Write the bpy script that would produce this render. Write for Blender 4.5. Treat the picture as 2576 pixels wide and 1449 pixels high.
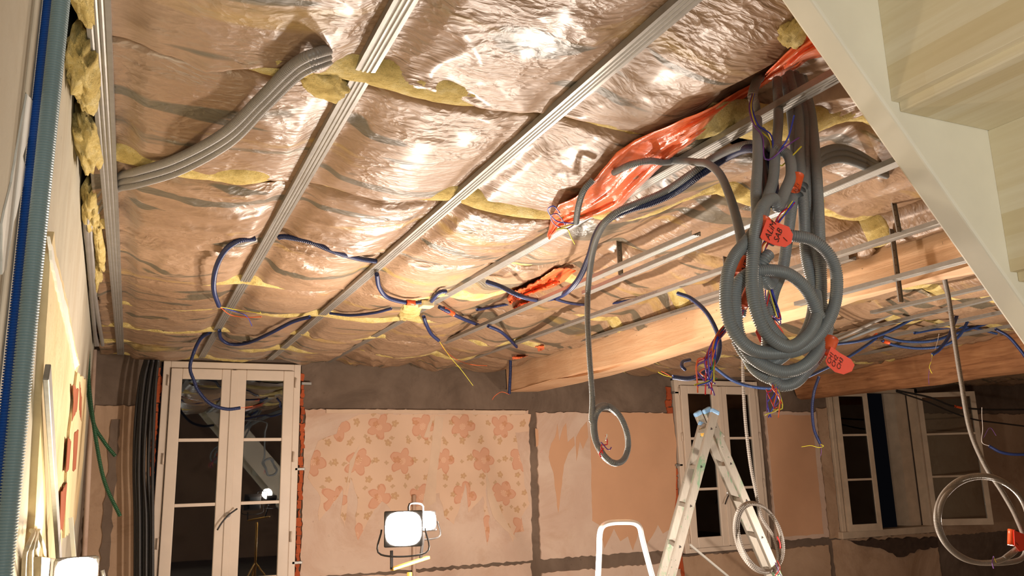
import bpy, bmesh, math, random
import numpy as np
from mathutils import Vector, Matrix
random.seed(7); RNG = np.random.RandomState(11)
for o in list(bpy.data.objects): bpy.data.objects.remove(o)
S = bpy.context.scene
COL = S.collection
CH = 1.55                      # camera height above the floor

# ------------------------------------------------------------------ camera
YAW, PITCH, ROLL, FPX = 0.430574639, 0.218194645, -0.0255606785, 2073.35
fw = np.array([math.sin(YAW)*math.cos(PITCH), math.cos(YAW)*math.cos(PITCH), math.sin(PITCH)])
rt = np.array([math.cos(YAW), -math.sin(YAW), 0.0]); up = np.cross(rt, fw)
r2 = math.cos(ROLL)*rt + math.sin(ROLL)*up
u2 = -math.sin(ROLL)*rt + math.cos(ROLL)*up
cam = bpy.data.cameras.new('camera'); co = bpy.data.objects.new('camera', cam); COL.objects.link(co)
cam.sensor_width = 36; cam.lens = 36*FPX/2576; cam.clip_start = .02; cam.clip_end = 200
m = Matrix.Identity(4)
for i in range(3):
    m[i][0] = r2[i]; m[i][1] = u2[i]; m[i][2] = -fw[i]
m[2][3] = CH
co.matrix_world = m
S.camera = co

# ------------------------------------------------------------------ world and lights
S.view_settings.view_transform = 'Standard'; S.view_settings.look = 'None'
S.view_settings.gamma = 1; S.view_settings.use_curve_mapping = False
S.view_settings.exposure = 0.0
w = bpy.data.worlds.new('night'); S.world = w; w.use_nodes = True
w.node_tree.nodes['Background'].inputs[0].default_value = (.0018, .0018, .0024, 1)
w.node_tree.nodes['Background'].inputs[1].default_value = 1.0
def light(name, kind, loc, power, color, size=.15, aim=None, angle=None):
    l = bpy.data.lights.new(name, kind); l.energy = power; l.color = color
    if kind == 'AREA': l.shape = 'DISK'; l.size = size
    elif kind != 'SUN': l.shadow_soft_size = size
    if angle: l.spot_size = math.radians(angle); l.spot_blend = .6
    o = bpy.data.objects.new(name, l); COL.objects.link(o)
    o.location = (loc[0], loc[1], loc[2]+CH)
    if aim is not None:
        d = Vector(aim)-Vector(loc); o.rotation_euler = d.to_track_quat('-Z', 'Y').to_euler()
    return o
WARM = (1.0, .85, .72)
# halogen on the twin work light in view, halogen low by the left wall, halogen standing on the step stool
light('halogen_twin_stand', 'SPOT', (1.42, 4.50, -.26), 120, WARM, .07, (1.15, 2.6, 1.05), 165)
light('halogen_twin_back', 'POINT', (1.56, 4.62, -.20), 26, WARM, .06)
light('halogen_low_left', 'POINT', (-.045, 2.52, -.27), 15, (1.0, .86, .58), .05)
light('halogen_floor_stand', 'POINT', (2.30, 4.25, -.62), 250, (1.0, .86, .73), .07)
light('halogen_right_floor', 'POINT', (5.0, 3.6, -.74), 150, (1.0, .84, .70), .07)
# lamp of the lobby behind the photographer
light('lobby_lamp', 'AREA', (.30, -1.3, -.25), 30, (.97, 1.0, .93), .5, (1.6, 1.0, .8))

# ------------------------------------------------------------------ pixel -> place helpers (pick the point of a real surface)
def ray(px, py):
    x = (px-1288)/FPX; y = (py-724.5)/FPX
    return r2*x - u2*y + fw
def P(px, py, Y):
    r = ray(px, py); p = r*(Y/r[1]); return Vector((p[0], p[1], p[2]+CH))
def PZ(px, py, Z):
    r = ray(px, py); p = r*(Z/r[2]); return Vector((p[0], p[1], p[2]+CH))
WA, WB = -.163, -.023
def PW(px, py, off=0.0):                       # on the left wall, off metres in front of it
    r = ray(px, py); t = (WA+off)/(r[0]-WB*r[1]); p = r*t; return Vector((p[0], p[1], p[2]+CH))

# ------------------------------------------------------------------ numpy noise
_T = RNG.rand(512, 512)
def vn(x, y):
    x = np.asarray(x, float)+71.3; y = np.asarray(y, float)+93.7
    xi = np.floor(x).astype(int); yi = np.floor(y).astype(int); fx = x-xi; fy = y-yi
    fx = fx*fx*(3-2*fx); fy = fy*fy*(3-2*fy)
    a = _T[xi % 512, yi % 512]; b = _T[(xi+1) % 512, yi % 512]; c = _T[xi % 512, (yi+1) % 512]; d = _T[(xi+1) % 512, (yi+1) % 512]
    return (a*(1-fx)+b*fx)*(1-fy)+(c*(1-fx)+d*fx)*fy
def fbm(x, y, o=3):
    s = 0; a = .5; t = 0
    for i in range(o):
        s = s+a*vn(x*2**i+i*17, y*2**i-i*9); t += a; a *= .5
    return s/t
def sst(a, b, x):
    t = np.clip((x-a)/(b-a), 0, 1); return t*t*(3-2*t)
RAILX = [-.13, .50, 1.085, 1.68, 2.38, 2.87, 3.50, 4.0, 4.76, 5.25, 5.75, 6.4, 7.1, 7.8, 8.5, 9.2, 9.9, 10.6, 11.3, 12]
ROWS = [1.19, 2.05, 2.92, 3.78, 4.62, 5.45, 6.25, 7.0, 7.70]
def surf(x, y):                                # smooth underside of the insulation (camera-relative height)
    x = np.asarray(x, float); y = np.asarray(y, float)
    raised = .185*sst(1.75, 2.3, x)*(1-sst(4.8, 6.6, y))*(1-.6*sst(3.6, 5, x))
    raised = raised*(1-sst(3.30, 3.42, x)*(x < 3.9))+.19*np.exp(-(((x-1.80)/.30)**2+((y-1.68)/.30)**2)**2)
    z = 1.056+raised
    s = np.zeros_like(z)
    for a, b in zip(RAILX[:-1], RAILX[1:]):
        t = (x-a)/(b-a); k = (t > 0) & (t < 1)
        s = s+np.where(k, np.sin(np.pi*np.clip(t, 0, 1))**1.1, 0)
    row = np.zeros_like(z)
    for a, b in zip(ROWS[:-1], ROWS[1:]):
        t = (y-a)/(b-a); k = (t >= 0) & (t < 1)
        row = row+np.where(k, np.sin(np.pi*np.clip(t, 0, 1))**.5, 0)
    amp = .030+.03*vn(x*.7, y*1.1)+.02*sst(1.75, 2.3, x)
    return z-amp*s*(.6+.4*row)*1.1+.010*(1-row)
def D(px, py, off=.03):                        # on the insulation, off metres below it
    z = 1.03
    for i in range(12):
        r = ray(px, py); p = r*(z/r[2]); z = float(surf(p[0], p[1]))-off
    r = ray(px, py); p = r*(z/r[2]); return Vector((p[0], p[1], p[2]+CH))

# ------------------------------------------------------------------ materials
def lin(c):
    return tuple((v/12.92 if v <= .04045 else ((v+.055)/1.055)**2.4) for v in c)
def rgb(r, g, b): return lin((r/255, g/255, b/255))
class NT:
    def __init__(s, name):
        s.m = bpy.data.materials.new(name); s.m.use_nodes = True; s.t = s.m.node_tree; s.b = s.t.nodes['Principled BSDF']
        s.out = s.t.nodes['Material Output']
    def n(s, typ, **k):
        q = s.t.nodes.new(typ)
        for a, v in k.items():
            if a.startswith('i_'):
                key = a[2:]; key = int(key) if key.isdigit() else key.replace('_', ' ')
                if hasattr(v, 'links') or isinstance(v, bpy.types.NodeSocket): s.t.links.new(v, q.inputs[key])
                else: q.inputs[key].default_value = v
            else: setattr(q, a, v)
        return q
    def l(s, a, b): s.t.links.new(a, b)
    def coord(s, scale=(1, 1, 1), rot=(0, 0, 0)):
        c = s.n('ShaderNodeTexCoord'); mp = s.n('ShaderNodeMapping'); s.l(c.outputs['Object'], mp.inputs[0])
        mp.inputs['Scale'].default_value = scale; mp.inputs['Rotation'].default_value = rot; return mp.outputs[0]
    def noise(s, v, scale=5, detail=4, rough=.55, dist=0):
        q = s.n('ShaderNodeTexNoise'); s.l(v, q.inputs['Vector']); q.inputs['Scale'].default_value = scale
        q.inputs['Detail'].default_value = detail; q.inputs['Roughness'].default_value = rough; q.inputs['Distortion'].default_value = dist
        return q.outputs['Fac']
    def ramp(s, f, stops):
        q = s.n('ShaderNodeValToRGB'); s.l(f, q.inputs[0]); e = q.color_ramp.elements
        while len(e) < len(stops): e.new(.5)
        for i, (p, c) in enumerate(stops):
            e[i].position = p; e[i].color = (c, c, c, 1) if isinstance(c, (int, float)) else (*c, 1)
        return q.outputs[0]
    def mix(s, f, a, b, mode='MIX'):
        q = s.n('ShaderNodeMix', data_type='RGBA', blend_type=mode)
        for sock, v in ((q.inputs[0], f), (q.inputs[6], a), (q.inputs[7], b)):
            if isinstance(v, bpy.types.NodeSocket): s.l(v, sock)
            elif isinstance(v, tuple): sock.default_value = (*v, 1)
            else: sock.default_value = v
        return q.outputs[2]
    def math(s, op, a, b=0.0, c=None):
        q = s.n('ShaderNodeMath', operation=op)
        for i, v in enumerate((a, b) if c is None else (a, b, c)):
            if isinstance(v, bpy.types.NodeSocket): s.l(v, q.inputs[i])
            else: q.inputs[i].default_value = v
        return q.outputs[0]
    def bump(s, h, strength=.3, dist=.01, prev=None):
        q = s.n('ShaderNodeBump'); s.l(h, q.inputs['Height']); q.inputs['Strength'].default_value = strength
        q.inputs['Distance'].default_value = dist
        if prev: s.l(prev, q.inputs['Normal'])
        return q.outputs[0]
    def fin(s, base=None, rough=.5, metal=0, normal=None, spec=.5, **k):
        if base is not None:
            if isinstance(base, bpy.types.NodeSocket): s.l(base, s.b.inputs['Base Color'])
            else: s.b.inputs['Base Color'].default_value = (*base, 1)
        if isinstance(rough, bpy.types.NodeSocket): s.l(rough, s.b.inputs['Roughness'])
        else: s.b.inputs['Roughness'].default_value = rough
        s.b.inputs['Metallic'].default_value = metal; s.b.inputs['Specular IOR Level'].default_value = spec
        if normal: s.l(normal, s.b.inputs['Normal'])
        for a, v in k.items(): s.b.inputs[a.replace('_', ' ')].default_value = v
        return s.m
def plain(name, c, rough=.5, metal=0, amt=.15, scale=30, bump=.0, **k):
    t = NT(name); v = t.coord(); n = t.noise(v, scale, 4)
    d = tuple(x*(1-amt) for x in c); e = tuple(min(1, x*(1+amt)) for x in c)
    col = t.ramp(n, [(.3, d), (.7, e)])
    nm = t.bump(n, bump, .004) if bump else None
    return t.fin(col, rough, metal, nm, **k)

def m_kraft():
    t = NT('kraft_film'); v = t.coord()
    big = t.noise(v, 1.1, 3)
    c = t.mix(t.ramp(big, [(.35, 0), (.65, 1)]), rgb(148, 118, 92), rgb(164, 134, 107))
    fine = t.noise(v, 45, 5, .6)
    c = t.mix(t.ramp(fine, [(.35, 0), (.75, .45)]), c, rgb(124, 96, 74))
    # patches where the film has come off the paper: grey olive, long and narrow, most of them near the left wall
    ve = t.coord((1.1, 4.6, 1), (0, 0, .22)); en = t.noise(ve, 1.25, 2.5, .45, .9)
    film = t.ramp(en, [(.60, 0), (.625, 1)])
    c = t.mix(film, c, t.mix(t.noise(v, 9, 2), rgb(80, 74, 62), rgb(112, 100, 80)))
    ye = t.noise(t.coord((.8, 3.2, 1), (0, 0, .25)), 1.6, 3, .5, .6)
    c = t.mix(t.ramp(ye, [(.60, 0), (.70, .55)]), c, rgb(182, 150, 78))
    # crinkles
    vw = t.n('ShaderNodeTexNoise'); t.l(t.coord(), vw.inputs['Vector']); vw.inputs['Scale'].default_value = 3.5; vw.inputs['Detail'].default_value = 3
    add = t.n('ShaderNodeVectorMath', operation='MULTIPLY_ADD'); t.l(vw.outputs['Color'], add.inputs[0])
    add.inputs[1].default_value = (.35, .35, .35); t.l(t.coord((1, 2.1, 1)), add.inputs[2])
    def ridge(scale, det, sharp):
        n = t.noise(add.outputs[0], scale, det, .5)
        return t.math('POWER', t.math('SUBTRACT', 1.0, t.math('ABSOLUTE', t.math('MULTIPLY_ADD', n, 4.0, -2.0))), sharp)
    def vor(scale):
        q = t.n('ShaderNodeTexVoronoi', feature='F1'); t.l(add.outputs[0], q.inputs['Vector']); q.inputs['Scale'].default_value = scale
        return q.outputs['Distance']
    h = t.math('ADD', t.math('MULTIPLY', t.math('MAXIMUM', ridge(3.2, 1.5, 2.0), 0.0), .55), t.math('MULTIPLY', vor(9), .7))
    h2 = t.math('ADD', vor(24), t.math('MULTIPLY', t.noise(add.outputs[0], 30, 3), .6))
    amp = t.ramp(t.noise(v, 1.7, 2), [(.35, .25), (.65, 1.0)])
    h = t.math('MULTIPLY', h, amp)
    nb = t.bump(h, .55, .013); nb = t.bump(t.math('MULTIPLY', h2, amp), .7, .0065, nb)
    h3 = t.math('MULTIPLY', vor(52), amp); nb = t.bump(h3, .4, .003, nb)
    return t.fin(c, t.ramp(big, [(.3, .38), (.7, .50)]), 0, nb, .6, Coat_Weight=.14, Coat_Roughness=.22)
def m_wool():
    t = NT('glass_wool'); v = t.coord(); n = t.noise(v, 16, 6, .7); f = t.noise(t.coord((1, 6, 6)), 60, 3, .7)
    c = t.ramp(n, [(.25, rgb(176, 150, 88)), (.5, rgb(222, 198, 128)), (.8, rgb(244, 230, 180))])
    nb = t.bump(n, .9, .02); nb = t.bump(t.noise(v, 70, 5, .75), .9, .008, nb); nb = t.bump(f, .6, .005, nb)
    return t.fin(c, .95, 0, nb, .1)
def m_steel():
    t = NT('galvanised_steel'); n = t.noise(t.coord((8, .6, 8)), 8, 4); sp = t.noise(t.coord(), 35, 3)
    c = t.mix(sp, rgb(132, 129, 124), rgb(158, 154, 148))
    return t.fin(c, t.ramp(n, [(.3, .36), (.7, .5)]), .45, t.bump(n, .08, .002), .5)
def m_timber(name, a, b, c3, dirv=(9, .7, 9), cr=.012):
    t = NT(name); v = t.coord(dirv); n = t.noise(v, 3, 6, .6, .8); k = t.noise(t.coord(), 3, 3)
    s = t.noise(t.coord(), 30, 4, .65)
    c = t.ramp(n, [(.25, a), (.5, b), (.75, c3)])
    c = t.mix(t.ramp(k, [(.4, 0), (.7, .5)]), c, a)
    c = t.mix(t.ramp(s, [(.69, 0), (.73, .8)]), c, tuple(x*.25 for x in a))
    nb = t.bump(n, .3, cr); nb = t.bump(s, .2, .005, nb)
    return t.fin(c, .72, 0, nb, .25)
def m_stair():
    t = NT('raw_poplar_boards'); sep = t.n('ShaderNodeSeparateXYZ'); t.l(t.coord(), sep.inputs[0])
    # staves run along y, each of another tone
    st = t.math('FLOOR', t.math('MULTIPLY', t.math('ADD', sep.outputs[0], t.math('MULTIPLY', sep.outputs[2], 1.0)), 20.0))
    seg = t.math('FLOOR', t.math('MULTIPLY', t.math('ADD', sep.outputs[1], t.math('MULTIPLY', st, .37)), 1.7))
    wn = t.n('ShaderNodeTexWhiteNoise', noise_dimensions='2D'); cb = t.n('ShaderNodeCombineXYZ'); t.l(st, cb.inputs[0]); t.l(seg, cb.inputs[1]); t.l(cb.outputs[0], wn.inputs['Vector'])
    c = t.ramp(wn.outputs['Value'], [(0, rgb(222, 208, 174)), (.5, rgb(230, 220, 194)), (1, rgb(238, 232, 212))])
    g = t.noise(t.coord((20, 1.2, 20)), 3, 4, .6, .5)
    c = t.mix(t.ramp(g, [(.3, 0), (.8, .45)]), c, rgb(206, 188, 146))
    return t.fin(c, .6, 0, t.bump(g, .1, .003), .3)
def m_plaster(name, a, b, stain, bumpd=.01):
    t = NT(name); v = t.coord(); n = t.noise(v, 2.2, 5, .6, .4); f = t.noise(v, 22, 5, .6); s = t.noise(v, 1.3, 6, .7, 1.0)
    c = t.mix(t.ramp(n, [(.35, 0), (.65, 1)]), a, b)
    c = t.mix(t.ramp(s, [(.5, 0), (.72, .75)]), c, stain)
    c = t.mix(t.ramp(f, [(.66, 0), (.76, .5)]), c, tuple(x*.4 for x in stain))
    nb = t.bump(n, .5, bumpd*2); nb = t.bump(f, .4, bumpd*.6, nb)
    return t.fin(c, .88, 0, nb, .2)
def m_wallpaper():
    t = NT('floral_wallpaper'); tc = t.n('ShaderNodeTexCoord'); sep = t.n('ShaderNodeSeparateXYZ')
    wn_ = t.n('ShaderNodeTexNoise', i_Scale=4.5, i_Detail=4.0); t.l(tc.outputs['Object'], wn_.inputs['Vector'])
    ma = t.n('ShaderNodeVectorMath', operation='MULTIPLY_ADD'); t.l(wn_.outputs['Color'], ma.inputs[0]); ma.inputs[1].default_value = (.11, .11, .11); t.l(tc.outputs['Object'], ma.inputs[2]); t.l(ma.outputs[0], sep.inputs[0])
    X, Z = sep.outputs[0], sep.outputs[2]
    base = rgb(206, 174, 150)
    def flowers(px, pz, ox, oz, R, petals, shift):
        row = t.math('FLOOR', t.math('DIVIDE', t.math('ADD', Z, oz), pz))
        par = t.math('MULTIPLY', t.math('MODULO', t.math('ABSOLUTE', row), 2.0), shift)
        x = t.math('SUBTRACT', t.math('FRACT', t.math('ADD', t.math('DIVIDE', t.math('ADD', X, ox), px), par)), .5)
        z = t.math('SUBTRACT', t.math('FRACT', t.math('DIVIDE', t.math('ADD', Z, oz), pz)), .5)
        x = t.math('MULTIPLY', x, px); z = t.math('MULTIPLY', z, pz)
        r = t.math('SQRT', t.math('ADD', t.math('MULTIPLY', x, x), t.math('MULTIPLY', z, z)))
        a = t.math('ARCTAN2', z, x)
        pet = t.math('MULTIPLY_ADD', t.math('ABSOLUTE', t.math('COSINE', t.math('MULTIPLY', a, petals/2.0))), R*.42, R*.58)
        m_ = t.math('LESS_THAN', r, pet)
        edge = t.math('MULTIPLY', m_, t.math('GREATER_THAN', r, t.math('MULTIPLY', pet, .9)))
        core = t.math('LESS_THAN', r, R*.24)
        spoke = t.math('MULTIPLY', core, t.math('GREATER_THAN', t.math('COSINE', t.math('MULTIPLY', a, 11.0)), .0))
        return m_, edge, spoke, r
    soft = t.noise(tc.outputs['Object'], 7, 3)
    c = t.mix(soft, base, rgb(214, 182, 156))
    sm, se, sc, _ = flowers(.19, .17, .03, .05, .034, 5, .37)
    c = t.mix(t.math('MULTIPLY', sm, .6), c, rgb(176, 134, 88)); c = t.mix(t.math('MULTIPLY', sc, .7), c, rgb(214, 186, 140))
    sm, se, sc, _ = flowers(.13, .23, .09, .01, .022, 4, .5)
    c = t.mix(t.math('MULTIPLY', sm, .5), c, rgb(168, 132, 88))
    bm, be, bc, r = flowers(.42, .33, .12, .10, .128, 5, .5)
    c = t.mix(t.math('MULTIPLY', bm, .5), c, rgb(200, 132, 100)); c = t.mix(t.math('MULTIPLY', be, .3), c, rgb(180, 112, 84))
    c = t.mix(t.math('MULTIPLY', bc, .6), c, rgb(226, 192, 164))
    return t.fin(c, .85, 0, None, .2)
def m_glass():
    t = NT('window_glass')
    tr = t.n('ShaderNodeBsdfTransparent'); tr.inputs[0].default_value = (.86, .9, .9, 1)
    gl = t.n('ShaderNodeBsdfGlossy'); gl.inputs['Roughness'].default_value = .015
    fr = t.n('ShaderNodeFresnel'); fr.inputs[0].default_value = 1.75
    mx = t.n('ShaderNodeMixShader'); t.l(fr.outputs[0], mx.inputs[0]); t.l(tr.outputs[0], mx.inputs[1]); t.l(gl.outputs[0], mx.inputs[2])
    t.l(mx.outputs[0], t.out.inputs[0]); return t.m
def m_emit(name, c, s):
    t = NT(name); e = t.n('ShaderNodeEmission'); e.inputs[0].default_value = (*c, 1); e.inputs[1].default_value = s
    t.l(e.outputs[0], t.out.inputs[0]); return t.m
def m_plastic(name, c, c2, al=.0):
    t = NT(name); v = t.coord((1, 1, 1)); n = t.noise(v, 6, 4, .6, 1.2); q = t.n('ShaderNodeTexVoronoi', feature='F1'); t.l(v, q.inputs['Vector']); q.inputs['Scale'].default_value = 22
    nb = t.bump(n, .7, .02); nb = t.bump(q.outputs['Distance'], .35, .006, nb)
    return t.fin(t.mix(n, c, c2), .32, 0, nb, .5, Coat_Weight=.25, Coat_Roughness=.15)
def m_alu():
    t = NT('ladder_aluminium'); n = t.noise(t.coord((6, 6, 1)), 12, 4); s = t.noise(t.coord((3, 3, 1.2)), 3.2, 5, .7, .8)
    sp = t.noise(t.coord(), 40, 2)
    c = t.mix(n, rgb(140, 135, 126), rgb(164, 158, 148))
    c = t.mix(t.ramp(s, [(.56, 0), (.64, .75)]), c, rgb(88, 138, 104))
    c = t.mix(t.ramp(sp, [(.70, 0), (.73, .8)]), c, rgb(60, 90, 70))
    return t.fin(c, .48, .35, t.bump(n, .1, .002), .5)

M = {}
M['kraft'] = m_kraft(); M['wool'] = m_wool(); M['steel'] = m_steel()
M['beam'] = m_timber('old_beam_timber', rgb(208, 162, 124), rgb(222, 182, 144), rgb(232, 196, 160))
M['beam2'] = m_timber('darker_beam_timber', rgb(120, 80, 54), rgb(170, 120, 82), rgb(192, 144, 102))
M['joist'] = m_timber('orange_joist_timber', rgb(186, 108, 58), rgb(206, 128, 72), rgb(216, 144, 88), (.7, 9, 9), .004)
M['deck'] = m_timber('dark_floor_boards', rgb(70, 45, 30), rgb(96, 64, 42), rgb(110, 76, 50))
M['stair'] = m_stair()
M['string'] = plain('raw_poplar_string', rgb(236, 230, 214), .6, 0, .06, 5, .05)
M['cement'] = m_plaster('grey_cement', rgb(104, 88, 76), rgb(126, 108, 94), rgb(84, 70, 60), .012)
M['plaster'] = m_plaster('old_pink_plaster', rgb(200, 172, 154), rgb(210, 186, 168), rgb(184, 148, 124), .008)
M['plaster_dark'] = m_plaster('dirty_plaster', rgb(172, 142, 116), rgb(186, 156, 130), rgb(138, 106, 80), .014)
M['leftwall'] = m_plaster('grey_cream_plaster', rgb(184, 176, 158), rgb(196, 190, 172), rgb(172, 160, 138), .006)
M['cream'] = m_plaster('cream_old_plaster', rgb(214, 194, 150), rgb(226, 210, 170), rgb(190, 160, 116), .014)
M['whitefill'] = plain('white_filler', rgb(226, 226, 220), .8, 0, .05, 20, .4)
M['paper'] = plain('salmon_paper', rgb(202, 156, 122), .85, 0, .04, 3)
M['wallpaper'] = m_wallpaper()
M['backing'] = plain('torn_paper_backing', rgb(206, 178, 154), .9, 0, .05, 9)
M['brick'] = m_plaster('red_brick', rgb(168, 78, 44), rgb(186, 96, 58), rgb(140, 66, 42), .02)
M['brick2'] = m_plaster('worn_brick', rgb(150, 84, 60), rgb(170, 104, 76), rgb(120, 66, 48), .02)
M['frame'] = plain('cream_white_paint', rgb(214, 196, 178), .42, 0, .04, 6, .05)
M['frame_old'] = plain('worn_white_paint', rgb(190, 170, 148), .5, 0, .12, 8, .1)
M['glass'] = m_glass()
M['grey'] = plain('grey_conduit_plastic', rgb(122, 127, 130), .42, 0, .08, 8)
M['greylight'] = plain('pale_grey_conduit_plastic', rgb(136, 130, 124), .4, 0, .08, 8)
M['greywall'] = plain('blue_grey_conduit_plastic', rgb(128, 150, 154), .38, 0, .05, 8)
M['blue'] = plain('navy_conduit_plastic', rgb(27, 42, 86), .36, 0, .12, 10)
M['bluew'] = plain('bright_blue_conduit_plastic', rgb(28, 84, 168), .38, 0, .08, 10)
M['bluer'] = plain('mid_blue_conduit_plastic', rgb(32, 60, 112), .38, 0, .1, 10)
M['black'] = plain('black_cable_sheath', rgb(40, 37, 36), .45)
M['green'] = plain('green_conduit_plastic', rgb(24, 76, 44), .45)
M['cable'] = plain('beige_cable_sheath', rgb(196, 182, 150), .5)
for nm, c in dict(w_red=(208, 40, 44), w_yel=(214, 206, 60), w_blue=(40, 62, 190), w_vio=(112, 70, 150), w_or=(232, 104, 52), w_green=(60, 130, 70), w_white=(220, 214, 210)).items():
    M[nm] = plain('wire_'+nm, rgb(*c), .4)
M['orange'] = m_plastic('orange_plastic_sheet', rgb(240, 108, 58), rgb(246, 124, 76))
M['tape'] = plain('orange_tape', rgb(216, 88, 44), .35, 0, .08, 12)
M['tag'] = plain('fluorescent_tag', rgb(248, 84, 66), .3, 0, .05, 12)
M['ink'] = plain('black_marker_ink', rgb(30, 20, 22), .6)
M['inkgrey'] = plain('grey_rail_print', rgb(70, 66, 70), .6)
M['alu'] = m_alu()
M['chrome'] = plain('polished_tube', rgb(240, 238, 236), .35, .6, .03)
M['cap'] = plain('pale_blue_cap', rgb(126, 168, 210), .4)
M['lampglass'] = m_emit('lit_halogen_glass', (1, .93, .82), 60)
M['housing'] = plain('black_lamp_housing', rgb(44, 40, 38), .45)
M['yellowmetal'] = plain('yellow_stand_metal', rgb(206, 160, 70), .4)
M['floor'] = m_plaster('dusty_screed', rgb(120, 108, 96), rgb(140, 126, 110), rgb(100, 88, 76))
M['dirty'] = plain('blackened_wood', rgb(66, 50, 40), .8, 0, .25, 12, .4)
M['ply'] = plain('grey_steel_profile', rgb(140, 138, 134), .5, .5)
M['tapegrey'] = plain('silver_adhesive', rgb(120, 122, 120), .35, .4)

# ------------------------------------------------------------------ object helpers
def link(name, me, mat=None, parent=None, smooth=True):
    if mat and not me.materials: me.materials.append(M[mat] if isinstance(mat, str) else mat)
    if smooth and len(me.polygons): me.polygons.foreach_set('use_smooth', [True]*len(me.polygons))
    o = bpy.data.objects.new(name, me); COL.objects.link(o)
    if parent is not None:
        o.parent = parent; o.matrix_parent_inverse = parent.matrix_world.inverted() if parent.parent is None else (Matrix.Translation(-world_loc(parent)))
    return o
def world_loc(o):
    v = Vector((0, 0, 0)); q = o
    while q is not None: v = v+q.location; q = q.parent if False else None
    return v
def mesh(name, vs, fs, mat, parent=None, smooth=False):
    me = bpy.data.meshes.new(name); me.from_pydata([tuple(v) for v in vs], [], fs); me.update()
    bm = bmesh.new(); bm.from_mesh(me); bmesh.ops.recalc_face_normals(bm, faces=bm.faces); bm.to_mesh(me); bm.free()
    return link(name, me, mat, parent, smooth)
def tag(o, label, cat, group=None, kind=None):
    if label: o['label'] = label
    if cat: o['category'] = cat
    if group: o['group'] = group
    if kind: o['kind'] = kind
    return o
def empty(name, loc=(0, 0, 0)):
    o = bpy.data.objects.new(name, None); COL.objects.link(o); o.empty_display_size = .05
    o.location = loc; bpy.context.view_layer.update() if False else None
    o.matrix_world = Matrix.Translation(Vector(loc)); return o
class BM:
    def __init__(s): s.v = []; s.f = []
    def box(s, a, b):
        x0, y0, z0 = a; x1, y1, z1 = b; n = len(s.v)
        s.v += [(x0, y0, z0), (x1, y0, z0), (x1, y1, z0), (x0, y1, z0), (x0, y0, z1), (x1, y0, z1), (x1, y1, z1), (x0, y1, z1)]
        s.f += [tuple(n+i for i in q) for q in ((0, 3, 2, 1), (4, 5, 6, 7), (0, 1, 5, 4), (1, 2, 6, 5), (2, 3, 7, 6), (3, 0, 4, 7))]
        return s
    def hexa(s, p):
        n = len(s.v); s.v += [tuple(q) for q in p]
        s.f += [tuple(n+i for i in q) for q in ((0, 3, 2, 1), (4, 5, 6, 7), (0, 1, 5, 4), (1, 2, 6, 5), (2, 3, 7, 6), (3, 0, 4, 7))]
        return s
    def bar(s, a, b, w, h, side=(0, 1, 0)):
        a = Vector(a); b = Vector(b); d = (b-a).normalized(); u = Vector(side); u = (u-d*u.dot(d)).normalized(); v = d.cross(u)
        c = [(-1, -1), (1, -1), (1, 1), (-1, 1)]
        return s.hexa([a+u*w/2*i+v*h/2*j for i, j in c]+[b+u*w/2*i+v*h/2*j for i, j in c])
    def cyl(s, a, b, r, n=12, r2_=None):
        a = Vector(a); b = Vector(b); d = (b-a).normalized(); u = d.orthogonal().normalized(); v = d.cross(u); k = len(s.v); rr = r if r2_ is None else r2_
        for p, q in ((a, r), (b, rr)):
            s.v += [tuple(p+u*math.cos(2*math.pi*i/n)*q+v*math.sin(2*math.pi*i/n)*q) for i in range(n)]
        s.f += [(k+i, k+(i+1) % n, k+n+(i+1) % n, k+n+i) for i in range(n)]+[tuple(k+i for i in range(n))[::-1], tuple(k+n+i for i in range(n))]
        return s
    def out(s, name, mat, parent=None, smooth=False, bevel=0):
        o = mesh(name, s.v, s.f, mat, parent, smooth)
        if bevel:
            md = o.modifiers.new('bevel', 'BEVEL'); md.width = bevel; md.segments = 2; md.limit_method = 'ANGLE'
        return o
def Z(v): return v+CH
def spline(pts, step, ridge=False):
    p = [np.array(q, float) for q in pts]; p = [2*p[0]-p[1]]+p+[2*p[-1]-p[-2]]; out = []
    for i in range(1, len(p)-2):
        a, b, c, d = p[i-1:i+3]; n = 14
        for k in range(n):
            t = k/n
            out.append(.5*((2*b)+(-a+c)*t+(2*a-5*b+4*c-d)*t*t+(-a+3*b-3*c+d)*t**3))
    out.append(p[-2]); out = np.array(out)
    L = np.r_[0, np.cumsum(np.linalg.norm(np.diff(out, axis=0), axis=1))]
    n = max(3, int(L[-1]/step)+1); s = np.linspace(0, L[-1], n)
    if ridge: s = (np.arange(max(2, int(L[-1]/step)))[:, None]*step+np.array([0, .44, .60, .84])[None]*step).ravel()
    return np.stack([np.interp(s, L, out[:, k]) for k in range(3)], 1)
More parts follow.
